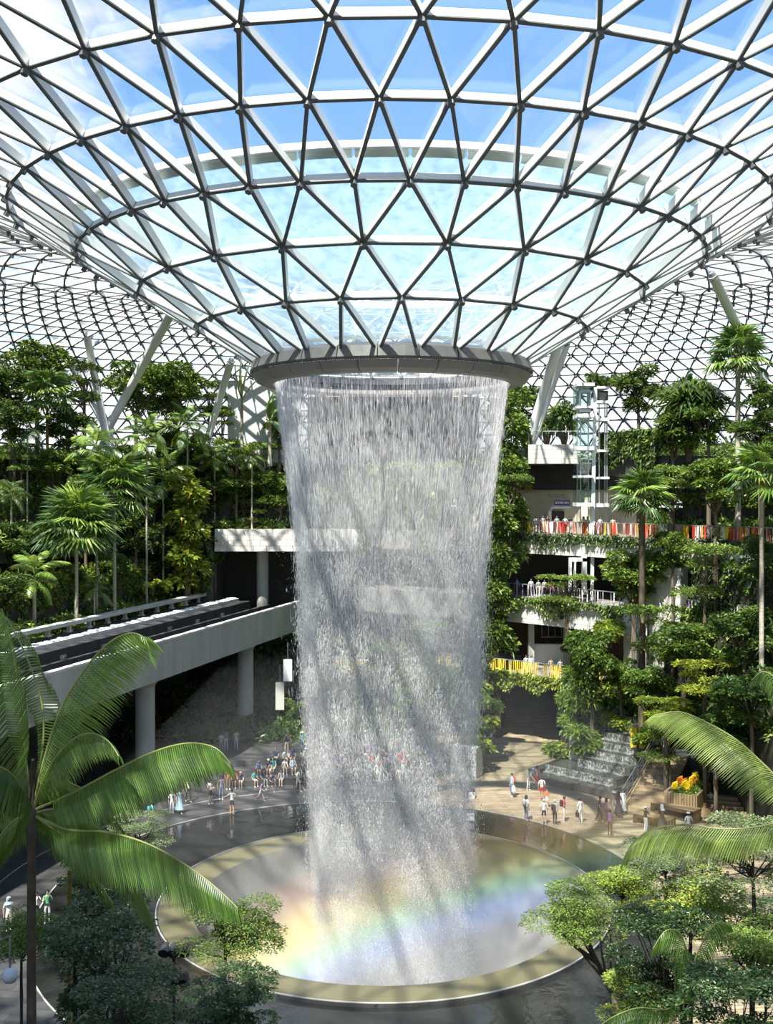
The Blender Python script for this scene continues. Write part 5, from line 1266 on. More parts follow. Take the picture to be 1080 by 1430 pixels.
hanging('ivy', 'leaves on the wall left of the brown passage', [(1, 41.5), (4, 39.6), (7.7, 37.3), (9.2, 36.3)], 5.3, 6.0, 5200, 88, ('leaf_mid', 'leaf_light', 'leaf_dark'), (0.3, 0.7), (-1.4, -0.1), 0.9)
hanging('ivy', 'leaves on the wall right of the brown passage', [(14.3, 32.2), (16.5, 30.5), (19, 28.3), (21.5, 23)], 5.0, 4.6, 5200, 89, ('leaf_mid', 'leaf_light', 'leaf_dark'), (0.3, 0.6), (-1.2, -0.1), 1.0)
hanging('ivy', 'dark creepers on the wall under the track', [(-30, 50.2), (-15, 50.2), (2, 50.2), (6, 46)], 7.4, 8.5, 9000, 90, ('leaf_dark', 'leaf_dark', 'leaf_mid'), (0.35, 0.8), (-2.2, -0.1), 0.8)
hanging('ivy', 'leaves over the wall behind the falling water', [(-4, 51), (3, 50), (6, 46), (11, 42)], 24.0, 9.0, 6200, 91, ('leaf_mid', 'leaf_mid', 'leaf_light'), (0.4, 0.9), (-1.5, -0.1), 0.9)
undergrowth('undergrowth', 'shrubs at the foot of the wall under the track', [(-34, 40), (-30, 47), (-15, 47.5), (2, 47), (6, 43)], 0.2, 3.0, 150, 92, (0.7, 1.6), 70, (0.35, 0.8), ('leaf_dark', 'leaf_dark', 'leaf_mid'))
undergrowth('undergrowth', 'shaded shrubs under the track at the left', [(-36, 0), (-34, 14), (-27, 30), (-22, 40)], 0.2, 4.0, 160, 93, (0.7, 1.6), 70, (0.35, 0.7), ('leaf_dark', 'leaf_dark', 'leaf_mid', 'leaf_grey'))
undergrowth('undergrowth', 'shrubs along the park edge at upper left', [(-45, 20), (-42, 38), (-30, 52), (-14, 58), (4, 57)], 24.2, 3.0, 200, 94, (0.6, 1.5), 70, (0.3, 0.6))
undergrowth('undergrowth', 'shrubs along the park edge at upper right', [(8, 56), (22, 46), (32, 36), (38, 24), (42, 8)], 24.2, 3.0, 160, 95, (0.8, 2.0), 70, (0.3, 0.6))
flowers = np.random.default_rng(5)

hanging('ivy', 'leaves over the jamb left of the train tunnel', [(-26, 50.6), (-17.8, 50.4)], 16.3, 8.0, 3000, 97, ('leaf_dark', 'leaf_mid'), (0.35, 0.7), (-1.3, -0.1), 0.8)
undergrowth('undergrowth', 'tall shrubs behind the red railing at right', offset_path(PATH_C, 2.0)[23:48], 17.6, 3.5, 120, 98, (0.8, 1.9), 80, (0.3, 0.6))
undergrowth('undergrowth', 'upper shrubs behind the red railing at right', offset_path(PATH_C, 4.0)[23:48], 20.0, 2.5, 110, 99, (1.0, 2.0), 80, (0.3, 0.6))

undergrowth('undergrowth', 'shrubs on the ground behind the seated crowd', [(-27, 36), (-16, 33), (-9, 34), (0, 37)], 0.1, 8.0, 190, 100, (0.7, 1.5), 70, (0.3, 0.7), ('leaf_dark', 'leaf_mid', 'leaf_mid'))
# ================================================================== near plants
mb = MB()
xs = [-26, -16, -6, 4, 14, 26]; prof = [(-19.5, 0.02), (-23, 1.6), (-30, 5.6), (-38, 9.0), (-46, 11.0)]
for i in range(5):
    for (y0, z0), (y1, z1) in zip(prof, prof[1:]):
        mb.add([(xs[i], y0, z0), (xs[i + 1], y0, z0), (xs[i + 1], y1, z1), (xs[i], y1, z1)], [(0, 3, 2, 1)])
props(mb.obj('planting_bed', [M['soil']]), 'sloping soil bed below the viewer', None, None, 'structure')
def ground_near(x, y):
    return float(np.interp(-y, [-p[0] for p in prof], [p[1] for p in prof]))
def near_frond(o, pts, d, ln, seed, side=(1, -1), hang=(0.0, 0.0, -1.0), n=70, lw=0.04, mat='frond_near', flip=1, splay=0.35, fold=0.0):
    'one frond: rachis through points (px,py,depth), leaflets falling to hang, nearly touching'
    ps = [P(*p) for p in pts]; g = random.Random(seed)
    # resample by Catmull-Rom
    fine = []
    for i in range(len(ps) - 1):
        p0, p1, p2, p3 = ps[max(i - 1, 0)], ps[i], ps[i + 1], ps[min(i + 2, len(ps) - 1)]
        for j in range(8):
            t = j / 8; fine.append(0.5 * (2 * p1 + (p2 - p0) * t + (2 * p0 - 5 * p1 + 4 * p2 - p3) * t * t + (3 * p1 - p0 - 3 * p2 + p3) * t ** 3))
    fine.append(ps[-1])
    inv = Matrix.Translation(-o.location)
    fr = bpy.data.objects.new('frond', None)
    mb = MB(); m = len(fine); mb.tube(fine, [0.022 * (1 - 0.8 * i / m) + 0.004 for i in range(m)], 6); ra = mb.mesh('frond', [M['petiole']], True)
    fo = bpy.data.objects.new('frond', ra); COL.objects.link(fo); fo.parent = o; fo.matrix_parent_inverse = inv
    cum = [0.0]
    for a, b in zip(fine, fine[1:]): cum.append(cum[-1] + (b - a).length)
    hv = Vector(hang).normalized()
    for sd, amt in side:
        mb = MB()
        for k in range(n):
            t = 0.10 + 0.90 * (k + 0.5) / n; s = t * cum[-1]; i = min(max(int(np.searchsorted(cum, s)) - 1, 0), m - 2)
            p = fine[i].lerp(fine[i + 1], (s - cum[i]) / max(1e-6, cum[i + 1] - cum[i])); tg = (fine[i + 1] - fine[i]).normalized()
            sv = tg.cross(hv).normalized() * sd
            L = ln * amt * min(1.0, 0.35 + 2.2 * t) * (1.0 if t < 0.72 else max(0.25, 1 - (t - 0.72) * 2.4)) * g.uniform(0.93, 1.05)
            d0 = (sv * splay + hv * 0.55 + tg * 0.42).normalized(); d1 = (hv * 0.95 + tg * 0.35 + sv * 0.12 * splay).normalized()
            q1 = p + d0 * L * 0.4; q2 = q1 + d1 * L * 0.35; q3 = q2 + (d1 + hv * 0.5 + Vector((g.uniform(-.05, .05), g.uniform(-.05, .05), 0))).normalized() * L * 0.3
            w = tg * lw * 0.5; nrm = tg.cross(d0).normalized() * 0.012
            mb.add([p - w * .5, p + w * .5, q1 + w, q1 - w, q2 + w * 0.95, q2 - w * 0.95, q3, q1 + nrm, q2 + nrm], [(0, 1, 7), (1, 2, 7), (0, 7, 3), (7, 2, 4, 8), (3, 7, 8, 5), (8, 4, 6), (5, 8, 6)])
        l_ = mb.obj('leaflet', [M[mat]], fo); l_['kind'] = 'stuff'
    return fo
DN = 19.0
def pn(l, d=DN): return [(a, b, d + (c[0] if c else 0)) for a, b, *c in l]
cx_, cy_ = 44, 1120
pc = P(cx_, cy_, DN); pz = ground_near(pc.x, pc.y)
pal = thing('feather_palm', 'large near palm at lower left with broad arching fronds over the plaza', 'palm', (pc.x, pc.y, pz))
put('trunk', trunk_mesh(P(0, 1165, DN).z - pz, 0.095, M['dark_bark']), pal)
mb = MB(); mb.tube([(0, 0, P(0, 1170, DN).z - pz), (0.02, 0, P(0, 1100, DN).z - pz), (0.03, 0, P(0, 1060, DN).z - pz)], [0.085, 0.08, 0.04], 8); mb.obj('crown_shaft', [M['dark_bark']], pal, smooth=True)
near_frond(pal, pn([(48, 1120), (62, 1060, -.2), (85, 990, -.4), (118, 935, -.6), (152, 898, -.8), (182, 884, -.9), (202, 892, -1.0), (210, 912, -1.0)]), DN, 1.0, 1, ((1, 1.0), (-1, 0.75)), (0.62, -0.1, -0.78), 74, splay=0.55)
near_frond(pal, pn([(48, 1125), (70, 1070, -.6), (98, 1036, -1.0), (126, 1024, -1.4), (150, 1034, -1.8), (166, 1056, -2.0)]), DN, 0.62, 2, ((1, 1.0), (-1, 0.9)), (0.25, -0.1, -0.95), 60, splay=0.4)
near_frond(pal, pn([(50, 1130), (100, 1108, -.4), (160, 1076, -.8), (215, 1050, -1.2), (262, 1038, -1.5), (300, 1044, -1.7), (322, 1066, -1.8)]), DN, 0.98, 3, ((1, 1.0), (-1, 0.95)), (0.20, -0.25, -0.95), 96, splay=0.45)
near_frond(pal, pn([(50, 1140), (95, 1158, -.5), (150, 1162, -1.0), (205, 1178, -1.5), (255, 1205, -1.9), (300, 1238, -2.2), (332, 1268, -2.4)]), DN, 1.0, 4, ((1, 1.0), (-1, 0.95)), (0.08, -0.2, -0.97), 96, splay=0.35)
near_frond(pal, pn([(50, 1140), (90, 1168, .4), (135, 1190, .6), (180, 1222, .8), (214, 1285, .9)]), DN, 0.8, 5, ((1, 1.0), (-1, 0.9)), (0.0, -0.1, -1), 60, splay=0.35)
near_frond(pal, pn([(44, 1120), (34, 1040), (26, 960, -.3), (14, 890, -.5), (2, 850, -.7)]), DN, 0.75, 6, ((1, 1.0), (-1, 1.0)), (-0.3, -0.3, -0.9), 70, splay=0.8)
near_frond(pal, pn([(46, 1120), (60, 1040, .3), (58, 980, .4), (38, 920, .4), (12, 868, .5), (-10, 850, .6)]), DN, 0.7, 7, ((1, 1.0), (-1, 1.0)), (0.2, 0.1, -0.97), 64, splay=0.6)
near_frond(pal, pn([(42, 1125), (20, 1085, -.6), (-8, 1070, -1.0), (-40, 1090, -1.4)]), DN, 0.85, 8, ((1, 1.0), (-1, 1.0)), (0, -0.2, -1), 60, splay=0.4)
near_frond(pal, pn([(42, 1135), (15, 1150, .3), (-15, 1190, .5), (-40, 1240, .5)]), DN, 0.8, 9, ((1, 1.0), (-1, 1.0)), (0, 0.1, -1), 60, splay=0.4)
near_frond(pal, pn([(48, 1135), (80, 1130, 1.2), (120, 1140, 2.0), (160, 1170, 2.6)]), DN, 0.7, 10, ((1, 1.0), (-1, 1.0)), (0, 0.2, -1), 50, splay=0.5)
for q_, (a, b) in enumerate((((30, 1100), (75, 1080)), ((20, 1120), (70, 1145)), ((60, 1085), (130, 1110)), ((60, 1150), (120, 1210)), ((30, 1160), (-10, 1130)))):
    near_frond(pal, pn([(46, 1130), (a[0], a[1], .8), (b[0], b[1], 1.5 + .2 * q_), (b[0] + (b[0] - 46) * .5, b[1] + 50, 1.8 + .2 * q_)]), DN, 0.7, 40 + q_, ((1, 1.0), (-1, 1.0)), (0.05, 0.2, -1), 46, splay=0.5)
# palm whose fronds lean in from the right
DR = 22.0
pc = P(1150, 1120, DR); pz = ground_near(pc.x, pc.y)
pr_ = thing('feather_palm', 'near palm beyond the right edge whose fronds lean over the timber stairs', 'palm', (pc.x, pc.y, pz))
put('trunk', trunk_mesh(P(0, 1120, DR).z - pz, 0.11, M['dark_bark']), pr_)
near_frond(pr_, pn([(1150, 1120), (1100, 1098, .3), (1068, 1068, .5), (1030, 1034, .6), (990, 1010, .7), (950, 994, .8), (912, 999, .9)], DR), DR, 1.0, 21, ((1, 1.0), (-1, 0.7)), (-0.6, -0.1, -0.8), 84, mat='frond_pale', lw=0.03, splay=0.5)
near_frond(pr_, pn([(1150, 1120), (1080, 1150, .2), (1015, 1158, .4), (960, 1152, .6), (912, 1158, .8), (884, 1178, 1.0), (872, 1200, 1.1)], DR), DR, 0.9, 22, ((1, 1.0), (-1, 0.9)), (-0.1, -0.1, -1), 80, mat='frond_pale', lw=0.034, splay=0.4)
near_frond(pr_, pn([(1150, 1120), (1110, 1000, .3), (1085, 950, .4), (1066, 938, .5), (1050, 950, .5)], DR), DR, 0.6, 23, ((1, 1.0), (-1, 0.9)), (-0.1, -0.1, -1), 50, splay=0.4)
# low palm among the trees at lower right
DL = 26.0
pc = P(955, 1400, DL); pz = ground_near(pc.x, pc.y)
pl_ = thing('feather_palm', 'small palm half hidden in the trees at lower right, a few bright fronds showing', 'palm', (pc.x, pc.y, pz))
put('trunk', trunk_mesh(max(0.5, P(0, 1400, DL).z - pz), 0.1, M['dark_bark']), pl_)
near_frond(pl_, pn([(955, 1400), (960, 1340, -.3), (950, 1304, -.5), (930, 1300, -.7), (912, 1325, -.8)], DL), DL, 0.75, 31, ((1, 1.0), (-1, 0.9)), (-0.1, -0.1, -1), 50)
near_frond(pl_, pn([(955, 1400), (930, 1410, -.6), (890, 1408, -1.0), (850, 1424, -1.4), (820, 1450, -1.6)], DL), DL, 0.7, 32, ((1, 1.0), (-1, 0.9)), (-0.1, -0.1, -1), 56)
near_frond(pl_, pn([(955, 1400), (975, 1330, -.3), (1000, 1290, -.5), (1020, 1292, -.5)], DL), DL, 0.6, 33, ((1, 1.0), (-1, 0.9)), (0.1, -0.1, -1), 44)
def near_tree(kind, label, px, py, d, rpx, squash=1.0, name='tree', bark=None, dx=0.0):
    c = P(px, py, d); gz = ground_near(c.x, c.y) if c.y < -19.5 else 0.0
    tm, fm, kr = KIND[kind]; s = rpx / F * d / kr
    o = thing(name, label, 'tree', (c.x + dx, c.y, gz), (px * 3.7) % 6.28)
    zt = c.z - gz; hk = 5.0
    off = Matrix.Rotation(-o.rotation_euler.z, 3, 'Z') @ Vector((-dx, 0, 0))
    put('foliage', fm, o, (off.x, off.y, zt - hk * s * squash), (0, 0, 0), (s, s, s * squash))['kind'] = 'stuff'
    z0 = zt - hk * s * squash
    if dx:
        g = random.Random(px); mb = MB(); pts = [Vector((0, 0, -0.3)), Vector((off.x * 0.12, off.y * 0.12, zt * 0.3)), Vector((off.x * 0.45, off.y * 0.45, zt * 0.62)), Vector((off.x * 0.8, off.y * 0.8, zt * 0.86))]
        mb.tube(pts, [0.13, 0.11, 0.09, 0.06], 7)
        for q in range(11):
            a = q * 0.9; rr = kr * s * g.uniform(0.3, 0.8); b0 = pts[2].lerp(pts[3], g.random()); e_ = Vector((off.x + rr * math.cos(a), off.y + rr * math.sin(a), zt + g.uniform(-.4, .3)))
            mb.tube([b0, b0.lerp(e_, 0.5) + Vector((0, 0, -0.15)), e_], [0.05, 0.035, 0.012], 5, cap=False)
        mb.obj('trunk', [M['bark']], o); return o
    put('trunk', tm, o, (off.x, off.y, z0), (0, 0, 0), (s, s, s * squash))
    if z0 > 0.1:
        mb = MB(); mb.tube([(0, 0, 0), (off.x * 0.4, off.y * 0.4, z0 * 0.6), (off.x, off.y, z0 + 0.1)], [0.13 * s, 0.11 * s, 0.1 * s], 7); mb.obj('stem', [M['dark_bark']], o)
    return o
near_tree('fine', 'small thin-trunked tree with a flat sunlit crown in front of the basin at left', 315, 1295, 36, 82, 0.8)
near_tree('fine_dark', 'low shaded tree under the flat-crowned one at lower left', 320, 1390, 32, 70, 0.6)
near_tree('fine_dark', 'dark leafy tree at lower left between the palm trunk and the thin tree', 160, 1340, 27, 92, 0.9)
near_tree('fine_dark', 'dark bush tree at the bottom left, right of the palm trunk', 180, 1415, 24, 80, 0.7)
near_tree('fine_b', 'lighter tree behind the palm trunk at the left edge', 30, 1310, 30, 60, 0.8)
near_tree('fine_dark', 'dark bush tree behind the palm at the middle left', 150, 1235, 33, 60, 0.8)
near_tree('fine_grey', 'grey-green bush behind the crown of the near palm', 195, 1160, 45, 44, 0.7)
near_tree('fine', 'wide flat tree reaching over the right rim of the basin', 800, 1268, 33, 78, 0.75, dx=2.2)
near_tree('fine_b', 'upper bough of the flat tree right of the basin rim', 868, 1232, 34, 58, 0.7)
near_tree('fine_grey', 'pale-leaved tree right below the low right frond', 930, 1202, 31, 58, 0.6)
near_tree('fine_grey', 'large grey-green tree cut by the right edge below the fronds', 1052, 1192, 28, 80, 0.75)
near_tree('fine_b', 'broad yellow-green tree in the middle of the lower right', 965, 1268, 30, 92, 0.7)
near_tree('fine_dark', 'dark tree at lower right around the small hidden palm', 930, 1335, 28, 80, 0.9)
near_tree('fine', 'green tree at the right edge, third from the bottom corner', 1050, 1335, 26, 92, 0.8)
near_tree('fine_b', 'sunlit yellow-green tree at the bottom, right of the dark pool', 905, 1385, 29, 78, 0.55)
near_tree('fine_dark', 'dark tree filling the bottom right corner', 1030, 1420, 24, 92, 0.7)
near_tree('fine_dark', 'dark rounded tree at the right edge behind the grey-green one', 1070, 1290, 31, 50, 0.8)
for px, d, top, lab, m in ((97, 30, 1215, 'thin yellow cane stem standing right of the near palm trunk', 'gold_bark'), (105, 27, 1330, 'thin dark stem in the bottom left, right of the palm trunk', 'dark_bark')):
    c = P(px, top, d); gz = ground_near(c.x, c.y); o = thing('bare_stem', lab, 'tree', (c.x, c.y, gz))
    put('trunk', trunk_mesh(c.z - gz, 0.07, M[m]), o)
    mb = MB()
    for j in range(5): mb.tube([(0, 0, (c.z - gz) * (0.5 + 0.1 * j)), (0.25 * math.cos(j * 2), 0.25 * math.sin(j * 2), (c.z - gz) * (0.55 + 0.1 * j))], [0.02, 0.006], 4)
    mb.obj('twig', [M[m]], o)
# spotlight pole, lantern
c = P(243, 1326, 36); gz = 0.0
o = thing('spotlight_pole', 'black pole with two pairs of round spotlights in front of the basin rim', 'lamp', (c.x, c.y, gz))
mb = MB(); mb.tube([(0, 0, 0), (0, 0, c.z - gz)], 0.06, 8); mb.obj('pole', [M['dark_metal']], o)
for dz in (0.0, -1.0):
    mb = MB(); mb.tube([(-0.35, 0, c.z - gz + dz), (0.45, 0, c.z - gz + dz)], 0.04, 6); mb.obj('cross_arm', [M['dark_metal']], o)
    for x in (-0.3, 0.0, 0.38):
        mb = MB(); mb.tube([(x, 0.18, c.z - gz + dz + 0.1), (x, -0.05, c.z - gz + dz + 0.06), (x, -0.26, c.z - gz + dz - 0.04)], [0.1, 0.17, 0.19], 12); sp = mb.obj('spotlight', [M['dark_metal']], o)
        mb = MB(); mb.tube([(x, -0.265, c.z - gz + dz - 0.04), (x, -0.275, c.z - gz + dz - 0.045)], 0.16, 12); mb.obj('lens', [M['lift_glass']], sp)
c = P(14, 1362, 27); gz = ground_near(c.x, c.y)
o = thing('lantern', 'white globe lantern on a thin arm at the bottom left edge', 'lamp', (c.x, c.y, gz))
mb = MB(); mb.lathe([(0.0, -0.2), (0.14, -0.16), (0.22, 0), (0.14, 0.16), (0.0, 0.2)], 14, (0, 0, c.z - gz)); mb.obj('globe', [M['white_steel']], o, smooth=True)
mb = MB(); mb.tube([(-0.3, 0, 0), (-0.3, 0, c.z - gz + 0.9), (0, 0, c.z - gz + 1.0), (0, 0, c.z - gz + 0.2)], 0.03, 6); mb.obj('arm', [M['metal']], o)
# planter flowers
g5 = random.Random(5); fb = PLANTER[0]; ca, sa = math.cos(PLANTER[1]), math.sin(PLANTER[1])
def pl_pt(x, y, z): return Vector((fb.x + ca * x - sa * y, fb.y + sa * x + ca * y, z))
pth = [tuple(pl_pt(-2.9, 0.6, 0)[:2]), tuple(pl_pt(0.4, 0.6, 0)[:2])]
undergrowth('undergrowth', 'low green leaves in the flower planter', pth, 1.4, 1.0, 40, 96, (0.25, 0.45), 50, (0.12, 0.25), ('leaf_mid', 'leaf_light'))
M['flower_y'] = solid('yellow_petal', (0.95, 0.62, 0.02), 0.6, 0, 0.1, 4.0); M['flower_o'] = solid('orange_petal', (0.9, 0.25, 0.02), 0.6, 0, 0.1, 4.0)
ORD = 'first second third fourth fifth sixth seventh eighth ninth tenth eleventh twelfth thirteenth fourteenth fifteenth sixteenth seventeenth eighteenth nineteenth twentieth twenty-first twenty-second twenty-third twenty-fourth'.split()
for i in range(12):
    x = -2.9 + i * 0.29; p = pl_pt(x, 0.75 + g5.uniform(-.3, .6), 1.36)
    o = thing('flower_cluster', '%s flower spike in the timber planter, %s from the stairs side' % ('orange' if i in (5, 6, 7) else 'yellow', ORD[i]), 'flower', p, 0, 'flowers in the timber planter')
    mb = MB()
    for j in range(9):
        a = j * 2.4; q = Vector((0.09 * math.cos(a), 0.09 * math.sin(a), 0.42 + j * 0.045)); mb.frame(q, Vector((0.10, 0.02, 0.03)), Vector((-0.02, 0.05, 0.0)), (0, 0, 0.07))
    mb.obj('petals', [M['flower_o' if i in (5, 6, 7) else 'flower_y']], o)
    mb = MB(); mb.tube([(0, 0, 0), (0, 0, 0.45)], 0.02, 4); mb.obj('stem', [M['leaf_mid']], o)

# big unseen trees, added left of the frame only to shade the lower left corner
for x, y, z, r, lab in ((-13.5, -39.5, 27.0, 6.0, 'large unseen tree added left of the viewer to cast shade'), (-20.5, -33.5, 26.5, 6.0, 'second large unseen tree added farther left to cast shade')):
    gz = ground_near(x, y); tm, fm, kr = KIND['dense']; s = r / kr
    o = thing('tree', lab, 'tree', (x, y, gz), 1.0)
    put('foliage', fm, o, (0, 0, z - gz - 4.5 * s), (0, 0, 0), s)['kind'] = 'stuff'
    put('trunk', tm, o, (0, 0, 0), (0, 0, 0), (s, s, (z - gz) / 4.5))
# ================================================================== people
SKIN = {'light': solid('skin_light', (0.62, 0.42, 0.32), 0.55, 0, 0.04), 'tan': solid('skin_tan', (0.45, 0.28, 0.19), 0.55, 0, 0.04), 'dark': solid('skin_dark', (0.22, 0.13, 0.09), 0.55, 0, 0.04)}
CLOTH = {k: solid('cloth_' + k, c, 0.8, 0, 0.08, 6.0) for k, c in dict(white=(0.82, 0.82, 0.80), grey=(0.42, 0.43, 0.44), black=(0.025, 0.025, 0.03), navy=(0.03, 0.05, 0.14), teal=(0.05, 0.36, 0.38), blue=(0.10, 0.22, 0.55),
         violet=(0.16, 0.13, 0.46), red=(0.72, 0.05, 0.04), orange=(0.85, 0.20, 0.06), green=(0.10, 0.34, 0.18), beige=(0.62, 0.52, 0.38), cream=(0.82, 0.76, 0.60), jeans=(0.14, 0.20, 0.32), pink=(0.75, 0.38, 0.38), purple=(0.20, 0.08, 0.28), brown=(0.22, 0.13, 0.08)).items()}
CLOTH['light blue'] = solid('cloth_light_blue', (0.40, 0.58, 0.72), 0.8, 0, 0.08, 6.0)
HAIR = {'black': solid('hair_black', (0.015, 0.012, 0.012), 0.4), 'brown': solid('hair_brown', (0.09, 0.05, 0.03), 0.5), 'grey': solid('hair_grey', (0.55, 0.55, 0.53), 0.6)}
def skeleton(pose):
    'joints (x,y,z,radius,tag); the figure faces -y with its feet at z=0'
    J, E = [], []
    def j(x, y, z, r, t, parent=None):
        J.append((x, y, z, r, t))
        if parent is not None: E.append((parent, len(J) - 1))
        return len(J) - 1
    sit = pose.startswith('sit'); pz = 0.53 if sit else 0.93
    lean = {'walk': -0.05, 'photo': 0.0, 'sit': -0.04, 'sit_lean': -0.16, 'run': -0.12, 'bend': -0.32}.get(pose, 0.0)
    def up(h, y=0.0): return (lean * h / 0.5 + y, pz + h)
    pel = j(0, 0, pz, 0.125, 'bottom')
    y, z = up(0.17); wa = j(0, y, z, 0.115, 'top', pel)
    y, z = up(0.36); ch = j(0, y, z, 0.135, 'top', wa)
    y, z = up(0.48); sh = j(0, y, z, 0.085, 'top', ch)
    y, z = up(0.555); nk = j(0, y - .005, z, 0.052, 'skin', sh)
    y, z = up(0.63); hd = j(0, y - .025, z, 0.082, 'skin', nk)
    y, z = up(0.70); j(0, y - .02, z, 0.088, 'skin', hd)
    y, z = up(0.755); j(0, y - .012, z, 0.05, 'skin', len(J) - 1)
    j(0, J[hd][1] - 0.095, J[hd][2] + 0.015, 0.016, 'skin', hd)
    arms = {'stand': ((.03, -.28), (-.03, -.53)), 'walk': ((.1, -.26), (-.02, -.48)), 'photo': ((-.12, -.22), (-.28, .06)), 'phone': ((.02, -.27), (-.24, -.22)), 'run': ((.12, -.24), (-.06, -.36)), 'sit': ((-.04, -.27), (-.28, -.36)), 'sit_lean': ((-.08, -.26), (-.32, -.34)),
            'out': ((.02, -.16), (-.04, -.26)), 'bend': ((-.12, -.24), (-.3, -.42))}[pose]
    for s in (-1, 1):
        y, z = up(0.455); S = j(s * 0.165, y, z, 0.062, 'top', sh)
        ea, ha = arms
        wx = 0.30 if pose == 'out' else 0.235; hx = 0.58 if pose == 'out' else (0.09 if pose in ('photo', 'phone') else 0.235)
        sw = (s if pose in ('walk', 'run') else 0)
        e = j(s * wx, y + ea[0] + 0.08 * sw, z + ea[1], 0.043, 'sleeve', S)
        w = j(s * hx, y + ha[0] + 0.16 * sw, z + ha[1], 0.028, 'skin', e)
        dx, dy, dz = J[w][0] - J[e][0], J[w][1] - J[e][1], J[w][2] - J[e][2]; l = math.sqrt(dx * dx + dy * dy + dz * dz); dx, dy, dz = dx / l, dy / l, dz / l
        h = j(J[w][0] + dx * .07, J[w][1] + dy * .07, J[w][2] + dz * .07, 0.03, 'skin', w)
        side = Vector((dx, dy, dz)).cross(Vector((1, 0, 0) if abs(dx) < .7 else (0, 1, 0))).normalized()
        for q, ln in enumerate((0.075, 0.09, 0.085, 0.065)):
            o = side * (q - 1.5) * 0.02
            j(J[h][0] + dx * ln + o.x, J[h][1] + dy * ln + o.y, J[h][2] + dz * ln + o.z, 0.0095, 'skin', h)
        o = side * 0.05; j(J[w][0] + dx * .06 + o.x, J[w][1] + dy * .06 + o.y, J[w][2] + dz * .06 + o.z, 0.011, 'skin', w)
    for s in (-1, 1):
        hp = j(s * 0.09, 0.0, pz - 0.05, 0.092, 'bottom', pel)
        if sit:
            kx = 0.13 if pose == 'sit' else 0.10
            k = j(s * kx, -0.42, 0.50, 0.062, 'thigh', hp); a = j(s * kx, -0.40, 0.09, 0.04, 'shin', k); j(s * (kx + .01), -0.54, 0.035, 0.036, 'shoe', j(s * kx, -0.38, 0.04, 0.04, 'shoe', a))
        else:
            st = {'walk': 0.20, 'run': 0.34}.get(pose, 0.02) * s
            lift = 0.16 if pose == 'run' and s < 0 else 0.0
            k = j(s * 0.10, -0.04 - st * 0.45, 0.50, 0.062, 'thigh', hp); a = j(s * 0.105, 0.03 - st + (0.1 if lift else 0), 0.09 + lift, 0.038, 'shin', k)
            j(s * 0.125, -0.11 - st + (0.1 if lift else 0), 0.035 + lift * .7, 0.034, 'shoe', j(s * 0.105, 0.04 - st + (0.1 if lift else 0), 0.04 + lift, 0.042, 'shoe', a))
    return J, E
BODY = {}
def body_mesh(pose, legs, sleeve):
    key = (pose, legs, sleeve)
    if key in BODY: return BODY[key]
    J, E = skeleton(pose)
    me = bpy.data.meshes.new('skeleton'); me.from_pydata([q[:3] for q in J], E, []); ob = bpy.data.objects.new('skeleton', me); COL.objects.link(ob)
    md = ob.modifiers.new('skin', 'SKIN'); md.use_smooth_shade = True; md.branch_smoothing = 0.3
    ob.modifiers.new('sub', 'SUBSURF').levels = 1
    for i, q in enumerate(J):
        sv = me.skin_vertices[0].data[i]; sv.radius = (q[3], q[3] * (0.78 if q[4] in ('top', 'bottom') else 1.0)); sv.use_root = i == 0
    dg = bpy.context.evaluated_depsgraph_get(); out = bpy.data.meshes.new_from_object(ob.evaluated_get(dg)); out.name = 'body'
    bpy.data.objects.remove(ob); bpy.data.meshes.remove(me)
    n = len(out.polygons); c = np.empty(n * 3, np.float32); out.polygons.foreach_get('center', c); c = c.reshape(-1, 3)
    P0 = np.array([J[a][:3] for a, b in E]); P1 = np.array([J[b][:3] for a, b in E]); d = P1 - P0; L2 = (d * d).sum(1)
    t = np.clip(((c[:, None] - P0[None]) * d[None]).sum(2) / L2, 0, 1); ds = np.linalg.norm(c[:, None] - (P0[None] + t[..., None] * d[None]), axis=2); best = ds.argmin(1); tb = t[np.arange(n), best]
    mi = np.zeros(n, np.int32)
    for i in range(n):
        a, b = E[best[i]]; ta, tg = J[a][4], J[b][4]; u = tb[i]
        if tg == 'top': m = 1
        elif tg == 'sleeve': m = 1 if (sleeve or u < 0.62) else 0
        elif tg == 'skin' and ta == 'sleeve': m = 1 if sleeve and u < 0.9 else 0
        elif tg == 'skin' and ta == 'top': m = 1 if u < 0.35 else 0
        elif tg == 'skin': m = 0
        elif tg == 'bottom': m = 2
        elif tg == 'thigh': m = 2 if (legs == 'long' or u < 0.72) else 0
        elif tg == 'shin': m = 2 if (legs == 'long' and u < 0.92) else 0
        else: m = 3
        if m == 1 and ta == 'bottom' and u < 0.25: m = 2
        mi[i] = m
    for k in ('skin', 'top', 'bottom', 'shoe'): out.materials.append(None)
    out.polygons.foreach_set('material_index', mi); out.update()
    head = [q for q in J if q[4] == 'skin'][1]
    BODY[key] = (out, Vector(head[:3])); return BODY[key]
